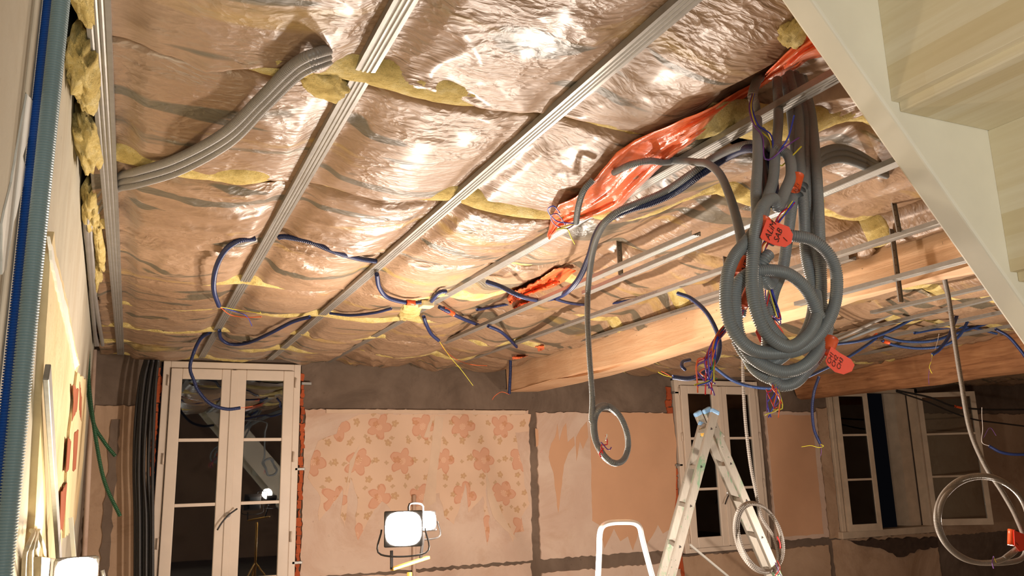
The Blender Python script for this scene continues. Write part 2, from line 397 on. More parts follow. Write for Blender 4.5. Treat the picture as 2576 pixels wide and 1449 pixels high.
def tube(name, pts, r, mat, parent=None, pitch=None, sides=10, step=.02, taper=None):
    st = pitch if pitch else step
    c = spline(pts, st, bool(pitch)); n = len(c)
    t = np.gradient(c, axis=0); t /= np.linalg.norm(t, axis=1)[:, None]+1e-9
    u = np.zeros_like(c); a = np.cross(t[0], [0, 0, 1.]);
    if np.linalg.norm(a) < .1: a = np.cross(t[0], [1., 0, 0])
    u[0] = a/np.linalg.norm(a)
    for i in range(1, n):
        q = u[i-1]-t[i]*np.dot(u[i-1], t[i]); u[i] = q/(np.linalg.norm(q)+1e-9)
    v = np.cross(t, u)
    rad = np.full(n, r)
    if pitch: rad[2::4] *= .82; rad[3::4] *= .82
    if taper: rad *= np.linspace(1, taper, n)
    an = np.linspace(0, 2*np.pi, sides, endpoint=False)
    V = c[:, None]+rad[:, None, None]*(np.cos(an)[None, :, None]*u[:, None]+np.sin(an)[None, :, None]*v[:, None])
    V = V.reshape(-1, 3)
    i, j = np.meshgrid(np.arange(n-1), np.arange(sides), indexing='ij'); k = (j+1) % sides
    F = np.stack([i*sides+j, (i+1)*sides+j, (i+1)*sides+k, i*sides+k], -1).reshape(-1, 4)
    me = bpy.data.meshes.new(name)
    me.vertices.add(len(V)); me.vertices.foreach_set('co', V.ravel())
    nf = len(F); caps = [list(range(sides))[::-1], list(range((n-1)*sides, n*sides))]
    me.loops.add(nf*4+2*sides); me.polygons.add(nf+2)
    me.loops.foreach_set('vertex_index', np.r_[F.ravel(), caps[0], caps[1]])
    me.polygons.foreach_set('loop_start', np.r_[np.arange(nf)*4, nf*4, nf*4+sides])
    me.update(calc_edges=True); me.validate()
    return link(name, me, mat, parent, True)
def poly(name, pts, th, mat, parent=None, jag=0, sub=0, n=None, seed=0):   # flat outline in a plane, extruded by th against its normal
    rnd = random.Random(seed); q = []
    P3 = [Vector(p) for p in pts]
    nn = n or Vector((0, -1, 0)); nn = Vector(nn)
    for i in range(len(P3)):
        a = P3[i]; b = P3[(i+1) % len(P3)]; k = max(1, int((b-a).length/sub)) if sub else 1
        side = (b-a).cross(nn).normalized() if (b-a).length > 0 else Vector((0, 0, 0))
        for j in range(k):
            off = side*rnd.uniform(-jag, jag) if (j or jag) else Vector((0, 0, 0))
            q.append(a+(b-a)*j/k+off)
    k = len(q); vs = [p+nn*th for p in q]+q
    fs = [tuple(range(k)), tuple(range(2*k-1, k-1, -1))]+[(i, (i+1) % k, k+(i+1) % k, k+i) for i in range(k)]
    return mesh(name, vs, fs, mat, parent)
def text(s, o_, u, size, mat, parent, n, name='lettering', shear=0.0, bold=.0):
    cu = bpy.data.curves.new(name, 'FONT'); cu.body = s; cu.size = size; cu.shear = shear; cu.offset = bold; cu.resolution_u = 3
    t = bpy.data.objects.new('tmp', cu); COL.objects.link(t)
    dg = bpy.context.evaluated_depsgraph_get(); me = bpy.data.meshes.new_from_object(t.evaluated_get(dg)); bpy.data.objects.remove(t)
    u = Vector(u).normalized(); n = Vector(n).normalized(); v = n.cross(u).normalized(); o_ = Vector(o_)
    for q in me.vertices: q.co = o_+u*q.co.x+v*q.co.y
    me.materials.clear()
    return link(name, me, mat, parent, False)

# ================================================================== THE SETTING
WY = 7.75
sb = BM().box((-2.5, -2.5, Z(-1.65)), (13, 8.2, Z(-1.55))); o = sb.out('floor', 'floor'); o['kind'] = 'structure'
sb = BM().box((-.6, -2.5, Z(1.42)), (13, 8.1, Z(1.50))); ceil = sb.out('ceiling', 'deck'); ceil['kind'] = 'structure'
def lwx(y): return WA+WB*y
b = BM().hexa([(lwx(-2.5)-.2, -2.5, Z(-1.6)), (lwx(-2.5), -2.5, Z(-1.6)), (lwx(7.75), 7.75, Z(-1.6)), (lwx(7.75)-.2, 7.75, Z(-1.6)),
               (lwx(-2.5)-.2, -2.5, Z(1.45)), (lwx(-2.5), -2.5, Z(1.45)), (lwx(7.75), 7.75, Z(1.45)), (lwx(7.75)-.2, 7.75, Z(1.45))])
WL = b.out('wall_left', 'leftwall'); WL['kind'] = 'structure'
o = BM().box((12.8, -2.5, Z(-1.6)), (13, 8.1, Z(1.45))).out('wall_right', 'plaster_dark'); o['kind'] = 'structure'
o = BM().box((-.6, -2.6, Z(-1.6)), (13, -2.45, Z(1.45))).out('wall_front', 'plaster_dark'); o['kind'] = 'structure'
# back wall, left open where the windows are
W1 = (.19, 1.39, -1.45, 1.0); W2 = (5.50, 6.70, -.93, .97); W3 = (7.80, 9.36, -.84, .92)
b = BM(); xs = [-.5, W1[0], W1[1], W2[0], W2[1], W3[0], W3[1], 13]
for i in range(0, 8, 2): b.box((xs[i], WY, Z(-1.6)), (xs[i+1], WY+.35, Z(1.45)))
for W in (W1, W2, W3):
    b.box((W[0], WY, Z(W[3])), (W[1], WY+.35, Z(1.45))); b.box((W[0], WY, Z(-1.6)), (W[1], WY+.35, Z(W[2])))
WBK = b.out('wall_back', 'cement'); WBK['kind'] = 'structure'
def wp(px, py, off=.0): return P(px, py, WY-off)
def rectp(x0, x1, z0, z1, off=0): return [Vector((x0, WY-off, Z(z0))), Vector((x1, WY-off, Z(z0))), Vector((x1, WY-off, Z(z1))), Vector((x0, WY-off, Z(z1)))]
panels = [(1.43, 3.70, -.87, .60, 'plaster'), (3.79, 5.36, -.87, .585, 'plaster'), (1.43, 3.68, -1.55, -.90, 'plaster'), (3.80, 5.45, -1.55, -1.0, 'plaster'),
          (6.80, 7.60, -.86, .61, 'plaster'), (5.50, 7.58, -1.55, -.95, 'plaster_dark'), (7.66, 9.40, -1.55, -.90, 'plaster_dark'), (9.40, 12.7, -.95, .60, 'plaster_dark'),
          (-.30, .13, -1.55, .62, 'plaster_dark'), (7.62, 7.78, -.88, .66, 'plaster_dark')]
for i, (x0, x1, z0, z1, mt) in enumerate(panels):
    poly('plaster_panel', rectp(x0, x1, z0, z1), .022, mt, WBK, jag=.009, sub=.035, seed=i)
o = poly('wooden_batten', rectp(1.62, 3.66, .565, .60, .022), .012, 'backing', WBK, jag=.002, sub=.1); o['label'] = 'pale wooden batten along the top of the wallpaper'
# floral wallpaper with torn outline
wpo = [(860, 1064), (905, 1042), (1095, 1042), (1120, 1042), (1334, 1042), (1330, 1085), (1296, 1088), (1303, 1130), (1318, 1180), (1322, 1230), (1334, 1270), (1312, 1300), (1318, 1335), (1296, 1340), (1290, 1365), (1278, 1330),
       (1262, 1300), (1240, 1250), (1222, 1190), (1222, 1250), (1232, 1300), (1228, 1372), (1219, 1330), (1216, 1250), (1190, 1275), (1178, 1290), (1172, 1215), (1160, 1260), (1142, 1320), (1120, 1300), (1105, 1240), (1070, 1250), (1040, 1310), (1000, 1300), (960, 1260), (930, 1300), (900, 1360),
       (893, 1330), (900, 1250), (880, 1200), (872, 1270), (868, 1330), (858, 1300), (862, 1230), (820, 1290), (800, 1310), (805, 1250), (775, 1200), (782, 1160), (800, 1110), (822, 1100), (845, 1090)]
o = poly('floral_wallpaper', [wp(x, y, .022) for x, y in wpo], .002, 'wallpaper', WBK, jag=.010, sub=.05, seed=3)
for k, pl in enumerate([[(1094, 1044), (1116, 1050), (1110, 1110), (1098, 1200), (1096, 1262), (1060, 1290), (1080, 1170), (1088, 1100)], [(1221, 1180), (1236, 1230), (1262, 1290), (1300, 1360), (1268, 1330), (1240, 1300), (1226, 1250)],
                        [(1090, 1044), (1078, 1100), (1066, 1100), (1080, 1060)], [(905, 1120), (880, 1160), (870, 1240), (880, 1200)]]):
    poly('torn_paper', [wp(x, y, .024) for x, y in pl], .0015, 'backing', WBK, jag=.003, sub=.04, seed=20+k)
for k, pl in enumerate([[(1484, 1036), (1692, 1040), (1702, 1120), (1700, 1250), (1690, 1330), (1668, 1342), (1655, 1320), (1640, 1350), (1620, 1378), (1606, 1340), (1592, 1385), (1580, 1350), (1560, 1362), (1545, 1330), (1520, 1380), (1508, 1320), (1490, 1310)],
                        [(1402, 1066), (1406, 1110), (1416, 1075), (1424, 1064), (1428, 1112), (1444, 1098), (1446, 1120), (1430, 1140), (1418, 1170), (1412, 1230), (1404, 1290), (1398, 1240), (1392, 1190), (1380, 1150), (1386, 1115), (1396, 1100)],
                        [(1449, 1100), (1462, 1078), (1476, 1060), (1480, 1100), (1466, 1130), (1458, 1110), (1450, 1160)], [(1346, 1078), (1354, 1080), (1354, 1120), (1348, 1125)]]):
    poly('salmon_paper', [wp(x, y, .022) for x, y in pl], .002, 'paper', WBK, jag=.004, sub=.06, seed=40+k)
poly('salmon_paper', rectp(6.82, 7.52, -.82, .57, .022), .002, 'paper', WBK, jag=.006, sub=.08, seed=50)
poly('salmon_paper', rectp(9.5, 10.9, -.8, .5, .022), .002, 'plaster_dark', WBK, jag=.02, sub=.08, seed=51)
# brick edges left of and beside the windows
for k, (x0, x1, z0, z1) in enumerate([(1.388, 1.418, -1.5, .93), (5.42, 5.49, -1.15, .88), (.155, .19, -1.5, .95), (5.36, 5.62, -1.28, -1.02)]):
    n = int((z1-z0)/.075)
    for j in range(n):
        rr = random.Random(k*99+j); a = z0+(z1-z0)*j/n
        o = poly('brick', rectp(x0+rr.uniform(-.012, .012), x1+rr.uniform(-.008, .012), a+.001, a+(z1-z0)/n-.002, 0), .020+rr.uniform(-.004, .004), 'brick' if k else 'brick', WBK, jag=.008, sub=.02, seed=j+k*50)
for (px, py) in [(1702, 988), (1708, 1170), (1738, 1355), (772, 965), (755, 1180), (748, 1415)]:
    c = wp(px, py, .03); o = BM().box((c.x-.05, c.y-.02, c.z-.012), (c.x+.04, c.y+.03, c.z+.012)).out('anchor_bracket', 'steel', WBK, bevel=.003)
o = poly('broken_plaster_edge', [wp(x, y, .02) for x, y in [(2130, 1358), (2350, 1352), (2352, 1372), (2300, 1385), (2265, 1402), (2235, 1392), (2200, 1376), (2150, 1366)]], .05, 'dirty', WBK, jag=.02, sub=.06, seed=5)
# vertical dark timber post in back wall left part
o = poly('timber_post', rectp(-.17, -.10, -1.1, .50, .02), .012, 'cement', WBK, jag=.012, sub=.06, seed=8)
# pipe on back wall, from floor to the insulation
o = BM().cyl((1.54*1.6+.0, WY-.05, Z(-1.5)), (1.54*1.6, WY-.05, Z(-.2)), .018, 10).out('wall_pipe', 'plaster', WBK, True)

# beams
def beam(name, x0, x1, z0, z1, y0, y1, mat, ch, label):
    n = 60; ys = np.linspace(y0, y1, n); vs = []; fs = []
    prof = [(x0, z1), (x0, z0+ch), (x0+ch*.35, z0+ch*.22), (x0+ch*1.0, z0), (x1-.05, z0), (x1, z0+.05), (x1, z1)]
    k = len(prof)
    for j, y in enumerate(ys):
        for i, (x, z) in enumerate(prof):
            if ch < .1 and z < z1: z = z+.075*float(sst(5.5, 3.0, y)) if False else z+.075*float(1-sst(3.0, 5.8, y))
            if ch < .1 and x > x0+.2: x = x-.20*float(1-sst(3.2, 7.4, y))
            f = 1 if 0 < i < k-1 else .3
            vs.append((x+(vn(y*1.1+i*3, 5)-.5)*.05*f+(vn(y*6+i*7, 9)-.5)*.012, y, Z(z)+(vn(y*1.3+i*5, 2)-.5)*.045*f+(vn(y*7+i, 4)-.5)*.01))
    for j in range(n-1):
        for i in range(k): fs.append((j*k+i, j*k+(i+1) % k, (j+1)*k+(i+1) % k, (j+1)*k+i))
    fs += [tuple(range(k)), tuple(range((n-1)*k, n*k))[::-1]]
    o = mesh(name, vs, fs, mat, None, True); tag(o, label, 'beam'); md = o.modifiers.new('e', 'EDGE_SPLIT'); md.split_angle = math.radians(38); return o
beam('ceiling_beam', 3.42, 3.84, .78, 1.38, 1.3, 7.66, 'beam', .02, 'brightly lit rough timber beam between the first and second windows')
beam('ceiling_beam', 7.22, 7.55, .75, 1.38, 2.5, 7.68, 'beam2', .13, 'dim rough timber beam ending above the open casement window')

# joists
for i, y in enumerate(ROWS[:-1]):
    rs = ['next to the staircase and nearest the camera', 'over the orange sheet', 'crossing behind the overlapping rails', 'over the navy conduits mid room', 'fourth from the back wall', 'third from the back wall', 'second from the back wall', 'nearest the back wall']
    xx = np.linspace(lwx(y)+.02, 12.6, 90); rr_ = .185*sst(1.75, 2.3, xx)*(1-sst(4.8, 6.6, y))*(1-.6*sst(3.6, 5, xx))
    bot = Z(1.056)+.05+rr_; vs = []; fs = []
    for q in range(90): vs += [(xx[q], y-.075, bot[q]), (xx[q], y-.015, bot[q]), (xx[q], y-.015, Z(1.40)), (xx[q], y-.075, Z(1.40))]
    for q in range(89): fs += [tuple(4*q+i_ for i_ in (0, 1, 5, 4)), tuple(4*q+i_ for i_ in (1, 2, 6, 5)), tuple(4*q+i_ for i_ in (2, 3, 7, 6)), tuple(4*q+i_ for i_ in (3, 0, 4, 7))]
    fs += [(0, 3, 2, 1), (356, 357, 358, 359)]
    o = mesh('floor_joist', vs, fs, 'joist')
    tag(o, 'orange-brown wooden floor joist seen between insulation rows, '+rs[i], 'joist', 'joists above the insulation')

# ================================================================== INSULATION
def wrinkle(x, y, k):
    wx = x+.16*(vn(x*2.3+k, y*2.3)-.5)*2; wy = y+.10*(vn(x*2.1+9, y*2.6+k)-.5)*2
    th = .35*(vn(x*.6+3, y*.6+k)-.5)*2+.12; c, s = math.cos(.15), math.sin(.15)
    ax = wx*np.cos(th)+wy*np.sin(th); ay = -wx*np.sin(th)+wy*np.cos(th)
    def rd(n, p): return (1-np.abs(2*n-1))**p
    big = rd(vn(ax*1.3+k*3.1, ay*5.2), 3.0)
    mid = rd(vn(ax*4.0+k, ay*11), 2.6)
    sm = rd(vn(ax*11, ay*26+k), 2)
    tiny = rd(vn(wx*34, wy*40+k), 2)
    lum = fbm(wx*3.0+k, wy*3.2, 2)-.5
    act = .35+.65*sst(.35, .65, vn(x*1.4+5, y*1.4+k))
    return -(.026*big*act+.011*mid*act+.0045*sm*act+.0016*tiny*act)+.034*lum
def batt(x0, x1, y0, y1, idx, label, res=.014, wool_w=.085, bare=.0):
    root = empty('insulation_batt', ((x0+x1)/2, (y0+y1)/2, Z(1.1)))
    tag(root, label, 'insulation', 'brown faced insulation batts between the joists')
    nx = int((x1-x0)/res); ny = max(10, int((y1-y0)/res))
    gap = wool_w
    X = np.linspace(x0, x1, nx); T = np.linspace(0, 1, ny)
    # ragged long edges of the facing
    e0 = y0+.012+.03*(fbm(X*2.2+idx*5, X*0+idx, 3)-.5)+.02*(vn(X*14, X*0+idx)-.5)
    wl = sst(.36, .60, vn(X*1.5+idx*7.7, X*0+3.3+idx))        # where much wool shows
    e1 = y1+.008-gap*(.02+.98*wl)-.012*vn(X*21, X*0+7+idx)-.03*(fbm(X*3+idx, X*0+50, 3)-.5)
    Yg = e0[:, None]+(e1-e0)[:, None]*T[None, :]; Xg = np.repeat(X[:, None], ny, 1)
    lip0 = np.exp(-(T*(y1-y0)/.030)**2)[None, :]; lip1 = np.exp(-((1-T)*(y1-y0)/.030)**2)[None, :]
    Zg = surf(Xg, Yg)+wrinkle(Xg, Yg, idx*13.7)
    near = np.min(np.abs(Xg[..., None]-np.array(RAILX)[None, None]), -1)
    flat = 1-sst(.03, .11, near)
    rz = 1.053
    Zg = np.where(Xg < 1.9, Zg*(1-flat)+np.maximum(Zg, rz+.004*0+np.abs(wrinkle(Xg, Yg, 3.))*.2)*flat, Zg)
    Zg = Zg+.024*lip0-.006*lip1+.02*lip1*(vn(Xg*6, Xg*0+idx)-.4)
    V = np.stack([Xg, Yg, Zg+CH], -1).reshape(-1, 3)
    i, j = np.meshgrid(np.arange(nx-1), np.arange(ny-1), indexing='ij')
    F = np.stack([i*ny+j, (i+1)*ny+j, (i+1)*ny+j+1, i*ny+j+1], -1).reshape(-1, 4)[:, ::-1]
    me = bpy.data.meshes.new('kraft_facing'); me.vertices.add(len(V)); me.vertices.foreach_set('co', V.ravel())
    me.loops.add(F.size); me.polygons.add(len(F)); me.loops.foreach_set('vertex_index', F.ravel()); me.polygons.foreach_set('loop_start', np.arange(len(F))*4)
    me.update(calc_edges=True)
    fo = link('kraft_facing', me, 'kraft', root, True)
    md = fo.modifiers.new('paper', 'SOLIDIFY'); md.thickness = .002; md.offset = -1 if False else 1
    # wool slab: lumpy, its far edge hangs out beyond the facing
    rx = .022; nx2 = int((x1-x0)/rx); Xw = np.linspace(x0, x1, nx2); prof = 16
    wl2 = np.interp(Xw, X, e1); hump = -.004+.036*sst(.36, .62, vn(Xw*1.5+idx*7.7, Xw*0+3.3+idx))
    vs = np.zeros((nx2, prof, 3)); far = y1+.005+.02*(fbm(Xw*3, Xw*0+idx+8, 3)-.5)
    for q in range(prof):
        t = q/(prof-1); yy = (wl2-.05)+(far-(wl2-.05))*t
        zz = surf(Xw, np.full_like(Xw, y1-.03))+.032-hump*np.sin(np.pi*min(1, t*1.0))**.8*(.7+.6*fbm(Xw*9, yy*9+idx, 3))+.006*(vn(Xw*45, yy*60)-.5)
        if q == prof-1: zz = zz+.10
        if q == 0: zz = zz+.02
        vs[:, q] = np.stack([Xw, yy, zz+CH], -1)
    V = vs.reshape(-1, 3); i, j = np.meshgrid(np.arange(nx2-1), np.arange(prof-1), indexing='ij')
    F = np.stack([i*prof+j, (i+1)*prof+j, (i+1)*prof+j+1, i*prof+j+1], -1).reshape(-1, 4)[:, ::-1]
    me = bpy.data.meshes.new('glass_wool'); me.vertices.add(len(V)); me.vertices.foreach_set('co', V.ravel())
    me.loops.add(F.size); me.polygons.add(len(F)); me.loops.foreach_set('vertex_index', F.ravel()); me.polygons.foreach_set('loop_start', np.arange(len(F))*4)
    me.update(calc_edges=True); wo = link('glass_wool', me, 'wool', root, True)
    md = wo.modifiers.new('thick', 'SOLIDIFY'); md.thickness = .03; md.offset = 1
    return root
names = ['nearest the camera', 'second nearest the camera', 'third nearest the camera', 'fourth from the camera', 'fifth from the camera', 'sixth from the camera', 'seventh from the camera', 'against the back wall']
for i in range(len(ROWS)-1):
    y0, y1 = ROWS[i], ROWS[i+1]
    batt(lwx(y0)+.035, 3.40, y0, y1, i, 'brown film-faced insulation batt left of the lit beam, row '+names[i], .012 if i < 3 else .016, .10 if i in (1, 2, 3) else .085)
for i in range(1, len(ROWS)-1):
    y0, y1 = ROWS[i], ROWS[i+1]
    batt(3.86, 7.20, y0, y1, 20+i, 'brown film-faced insulation batt between the two beams, row '+names[i], .022)
for i in range(3, len(ROWS)-1):
    y0, y1 = ROWS[i], ROWS[i+1]
    batt(7.58, 12.5, y0, y1, 40+i, 'brown film-faced insulation batt beyond the far right beam, row '+names[i], .035)
# loose tufts of wool
def blob(name, pts, mat, thick, label=None, cat=None, seed=0, par=None, amp=.3):
    c = sum((Vector(p) for p in pts), Vector())/len(pts)
    bm = bmesh.new(); bmesh.ops.create_icosphere(bm, subdivisions=4, radius=1)
    P0 = [Vector(p) for p in pts]; ex = max((p-c).length for p in P0)
    a = max(P0, key=lambda p: (p-c).length)-c; a.normalize(); n_ = Vector(thick).normalized(); bdir = n_.cross(a).normalized(); a = bdir.cross(n_)
    wa = max(abs((p-c).dot(a)) for p in P0); wb = max(abs((p-c).dot(bdir)) for p in P0); wt = Vector(thick).length
    for v in bm.verts:
        q = v.co.copy(); k = 1+amp*(float(fbm(q.x*3+seed*7, q.y*3+q.z*2.3, 4))-.5)*2+amp*.4*(float(vn(q.x*13+seed, q.y*13+q.z*9))-.5)
        v.co = c+(a*q.x*wa+bdir*q.y*wb+n_*q.z*wt)*k
    me = bpy.data.meshes.new(name); bm.to_mesh(me); bm.free(); o = link(name, me, mat, par, True)
    if label: tag(o, label, cat)
    return o
tufts = [((240, 560), (258, 680), (262, 600), (244, 640), 'narrow yellow glass wool tuft behind the first rail'),
         ((772, 175), (840, 235), (860, 190), (795, 230), 'pale glass wool tuft showing beside the end of three grey conduits'),
         ((1968, 60), (2020, 90), (1985, 110), (2010, 60), 'small mouldy glass wool tuft tucked under the staircase string'),
         ((1010, 760), (1050, 770), (1018, 800), (1040, 780), 'yellow wool tuft pulled down by the taped navy conduits')]
for k, (ya, yb, zc, tx) in enumerate([(1.55, 1.95, 1.0, 'largest wool clump between the left wall and the first rail, top of picture'), (2.02, 2.45, .98, 'ragged wool clump between left wall and first rail, second from the top'), (2.5, 2.98, .985, 'bulging bright yellow wool clump above the bend of the grey conduits'),
      (3.3, 3.9, 1.02, 'slim wool clump behind the grey conduits along the left wall'), (4.2, 5.2, 1.03, 'far wool clump in the left corner above the green conduits')]):
    xc = lwx((ya+yb)/2)+.035
    blob('wool_tuft', [(xc, ya, Z(zc+.06)), (xc, yb, Z(zc+.06)), (xc-.035, (ya+yb)/2, Z(zc+.06)), (xc+.04, (ya+yb)/2, Z(zc+.06))], 'wool', (0, 0, .065), tx, 'insulation', 20+k, amp=.45)
for k, q in enumerate(tufts):
    blob('wool_tuft', [D(x, y, .015) for x, y in q[:4]], 'wool', (0, 0, .03), q[4], 'insulation', k)

# ================================================================== RAILS AND HANGERS
def rail(x, y0, y1, label, z=1.03, x1=None):
    w_, h = .052, .021; g = .0022
    out = [(-w_/2+.006, h), (-w_/2, h), (-w_/2, 0)]
    for cx in (-.012, 0, .012): out += [(cx-.0035, 0), (cx, g), (cx+.0035, 0)]
    out += [(w_/2, 0), (w_/2, h), (w_/2-.006, h)]
    t = .0012; inn = [(w_/2-.006, h-t), (w_/2-t, h-t), (w_/2-t, t)]+[(cx+s, t+(g if s == 0 else 0)) for cx in (.012, 0, -.012) for s in (.0035, 0, -.0035)]+[(-w_/2+t, t), (-w_/2+t, h-t), (-w_/2+.006, h-t)]
    pr = out+inn; k = len(pr); x1 = x if x1 is None else x1
    vs = [(xx+px_, y, Z(z+pz)) for xx, y in ((x, y0), (x1, y1)) for px_, pz in pr]
    fs = [(i, (i+1) % k, k+(i+1) % k, k+i) for i in range(k)]+[tuple(range(k)), tuple(range(k, 2*k))[::-1]]
    return tag(mesh('ceiling_rail', vs, fs, 'steel'), label, 'rail', 'galvanised ceiling rails')
rail(-.135, 1.2, 7.6, 'galvanised ceiling rail along the left wall, leftmost of all', x1=-.135)
R2 = rail(.49, 1.2, 7.68, 'galvanised ceiling rail, second from the left, ending above the first window', x1=.505)
R3 = rail(1.085, 1.2, 7.68, 'galvanised ceiling rail, third from the left, running to the first window top right')
R4 = rail(1.70, 1.25, 7.68, 'galvanised ceiling rail carrying the conduit bundle, printed on its side', x1=1.62)
R5 = rail(2.29, 2.95, 7.68, 'galvanised ceiling rail with its cut end under the overlapping rail', x1=2.27)
R6 = rail(2.41, 1.75, 4.25, 'short galvanised rail overlapping its left neighbour at the first hanger', x1=2.44)
R7 = rail(2.87, 3.3, 7.68, 'galvanised ceiling rail with print, just left of the second hanger', x1=2.85)
rail(3.24, 2.0, 4.25, 'galvanised rail ending in mid air beside the lit beam')
R8 = rail(3.36, 3.05, 7.4, 'galvanised rail lying against the left side of the lit beam', z=1.03)
rail(3.30, 2.2, 3.41, 'galvanised rail hung lowest, crossing in front of the lit beam behind the coil', z=.85)
rail(4.76, 2.9, 4.2, 'bright galvanised rail ending right of the coil, lit from below')
rail(5.10, 3.2, 5.5, 'bright galvanised rail next beyond the short one right of the coil', x1=5.4)
rail(5.66, 3.3, 5.3, 'bright galvanised rail over the orange taped conduit joint', x1=5.85)
rail(6.35, 3.8, 7.0, 'bright galvanised rail with print behind the crossing blue conduits', x1=6.6)
rail(7.15, 4.3, 6.2, 'bright galvanised rail just left of the dim beam', x1=7.9, z=1.02)
# print on the rails
for o_, x, ys, s in ((R4, 1.675, (2.3, 3.6), 'F4516-300 NF-CSTB-DF-E'), (R7, 2.835, (4.0, 5.2), 'SUPER F4516-300 NF-CSTB-DF-E-05/300'), (R8, 3.33, (4.3, 5.6), 'SUPER F4516-300 NF-CSTB-DF-E-05/300')):
    sz = .0155; ln = len(s)*sz*.62; y = ys[0]
    for yy in ys: text(s, (x-.0006+( -.012 if o_ is R4 else 0), yy+ln, Z(1.033)), (0, -1, 0), sz, 'inkgrey', o_, (-1, 0, 0), 'printed_text')
# hangers: perforated steel strips that hold the rails
def hanger(x, y, ztop, label, dx=.0, zb=1.045):
    root = empty('rail_hanger', (x, y, Z(1.03))); tag(root, label, 'hanger', 'perforated rail hangers')
    a = Vector((x, y, Z(zb))); b = Vector((x+dx, y, Z(ztop)))
    BM().bar(a, b, .0012, .030, (0, 1, 0)).out('strip', 'steel', root)
    for s in (-1, 1):
        BM().bar(a+Vector((s*.015, -.003, 0)), b+Vector((s*.015, -.003, 0)), .006, .0012, (0, 1, 0)).out('flange', 'steel', root)
    for k in range(9):
        p = a.lerp(b, (k+1)/10); BM().cyl(p+Vector((0, -.0012, 0)), p+Vector((0, -.002, 0)), .0022, 8).out('hole', 'ink', root)
    return root
hanger(2.41, 3.80, 1.33, 'perforated steel hanger at the overlapping rails, behind the navy conduit')
hanger(3.08, 3.72, 1.29, 'perforated steel hanger left of the large grey coil')
hanger(3.20, 2.62, 1.31, 'perforated steel hanger nearest the staircase string', -.02)
hanger(3.345, 2.78, 1.12, 'perforated steel hanger in front of the lit beam, right of the coil', 0, .75)

# ================================================================== STAIRCASE
st = empty('staircase', (1.9, .65, Z(-1.55))); tag(st, 'pale unfinished wooden staircase seen from below at the upper right', 'staircase')
def string(y0, y1):
    xa, xb = .82, 3.2; c = 2.28; hgt = .36
    hgt = .52
    pts = [(xa, c-1.175*xa), (xb, c-1.175*xb), (xb+.02, c-1.175*xb+hgt), ((c+hgt-1.40)/1.175, 1.40), (xa, 1.40)]
    vs = [(x, y, Z(z)) for y in (y0, y1) for x, z in pts]
    o = mesh('string_board', vs, [(0, 1, 2, 3, 4), (9, 8, 7, 6, 5)]+[(i, 5+i, 5+(i+1) % 5, (i+1) % 5) for i in range(5)], 'string', st)
    md = o.modifiers.new('b', 'BEVEL'); md.width = .006; md.segments = 3
string(1.09, 1.15); string(.14, .19)
for k in range(-1, 7):
    x = 1.38+.285*k; z = .694-.335*k
    if z < -1.4: break
    if k > -1 or True:
        o = BM().box((x, .19, Z(z)), (x+.32, 1.09, Z(z+.035))).out('tread', 'stair', st, bevel=.003)
    if z+.335 < 1.38: BM().box((x-.02, .19, Z(z+.02)), (x, 1.09, Z(min(z+.335, 1.38)))).out('riser', 'stair', st, bevel=.001)

# ================================================================== WINDOWS
def casement(x0, x1, z0, z1, parent, bars, off, glassed=True, fr='frame', st_=.075):
    """one leaf between x0..x1 on the plane y=off; returns its stile mesh"""
    b = BM(); d = .045; y0, y1 = off-d, off
    b.box((x0, y0, z0), (x0+st_, y1, z1)); b.box((x1-st_, y0, z0), (x1, y1, z1))
    b.box((x0+st_, y0, z0), (x1-st_, y1, z0+st_*1.2)); b.box((x0+st_, y0, z1-st_), (x1-st_, y1, z1))
    s = b.out('window_leaf', fr, parent, bevel=.006)
    for zb in bars: BM().box((x0+st_, y0+.008, zb-.014), (x1-st_, y1-.008, zb+.014)).out('glazing_bar', fr, s, bevel=.004)
    zz = [z0+st_*1.2]+sorted(bars)+[z1-st_]
    for a, c in zip(zz[:-1], zz[1:]):
        BM().box((x0+st_-.002, y0+.022, a+.0), (x1-st_+.002, y0+.026, c)).out('pane', 'glass', s)
    return s
def window(name, x0, x1, z0, z1, bars, fw_=.06, off=WY-.02, handle_z=None):
    root = empty(name, ((x0+x1)/2, off, Z(z0))); root['kind'] = 'structure'
    z0, z1 = Z(z0), Z(z1); bars = [Z(q) for q in bars]
    b = BM(); y0, y1 = off-.03, off+.06
    b.box((x0, y0, z0), (x0+fw_, y1, z1)); b.box((x1-fw_, y0, z0), (x1, y1, z1)); b.box((x0+fw_, y0, z1-fw_), (x1-fw_, y1, z1)); b.box((x0+fw_, y0, z0), (x1-fw_, y1, z0+fw_*.8))
    b.out('window_frame', 'frame', root, bevel=.005)
    xm = (x0+x1)/2
    casement(x0+fw_+.004, xm-.012, z0+fw_*.8+.004, z1-fw_-.004, root, bars, off-.012, st_=.092)
    casement(xm+.012, x1-fw_-.004, z0+fw_*.8+.004, z1-fw_-.004, root, bars, off-.012, st_=.092)
    BM().box((xm-.028, off-.068, z0+fw_), (xm+.028, off-.058, z1-fw_-.01)).out('meeting_strip', 'frame', root, bevel=.004)
    for xx in (x0+fw_*.75, x1-fw_*.75):
        for f in (.08, .38, .66, .93):
            zc = z0+(z1-z0)*f; BM().cyl((xx, off-.048, zc-.045), (xx, off-.048, zc+.045), .008, 10).out('hinge', 'frame', root, True)
    if handle_z is not None:
        hz = Z(handle_z); h = BM().cyl((xm, off-.068, hz), (xm, off-.085, hz), .022, 14).cyl((xm, off-.085, hz), (xm, off-.11, hz), .009, 10).out('handle', 'chrome', root, True)
        tube('handle_lever', [(xm+.07, off-.115, hz+.05), (xm+.02, off-.115, hz+.015), (xm, off-.112, hz), (xm-.05, off-.115, hz-.06), (xm-.085, off-.118, hz-.12)], .007, 'housing', root)
    return root
z = lambda px, py: P(px, py, WY-.05).z-CH
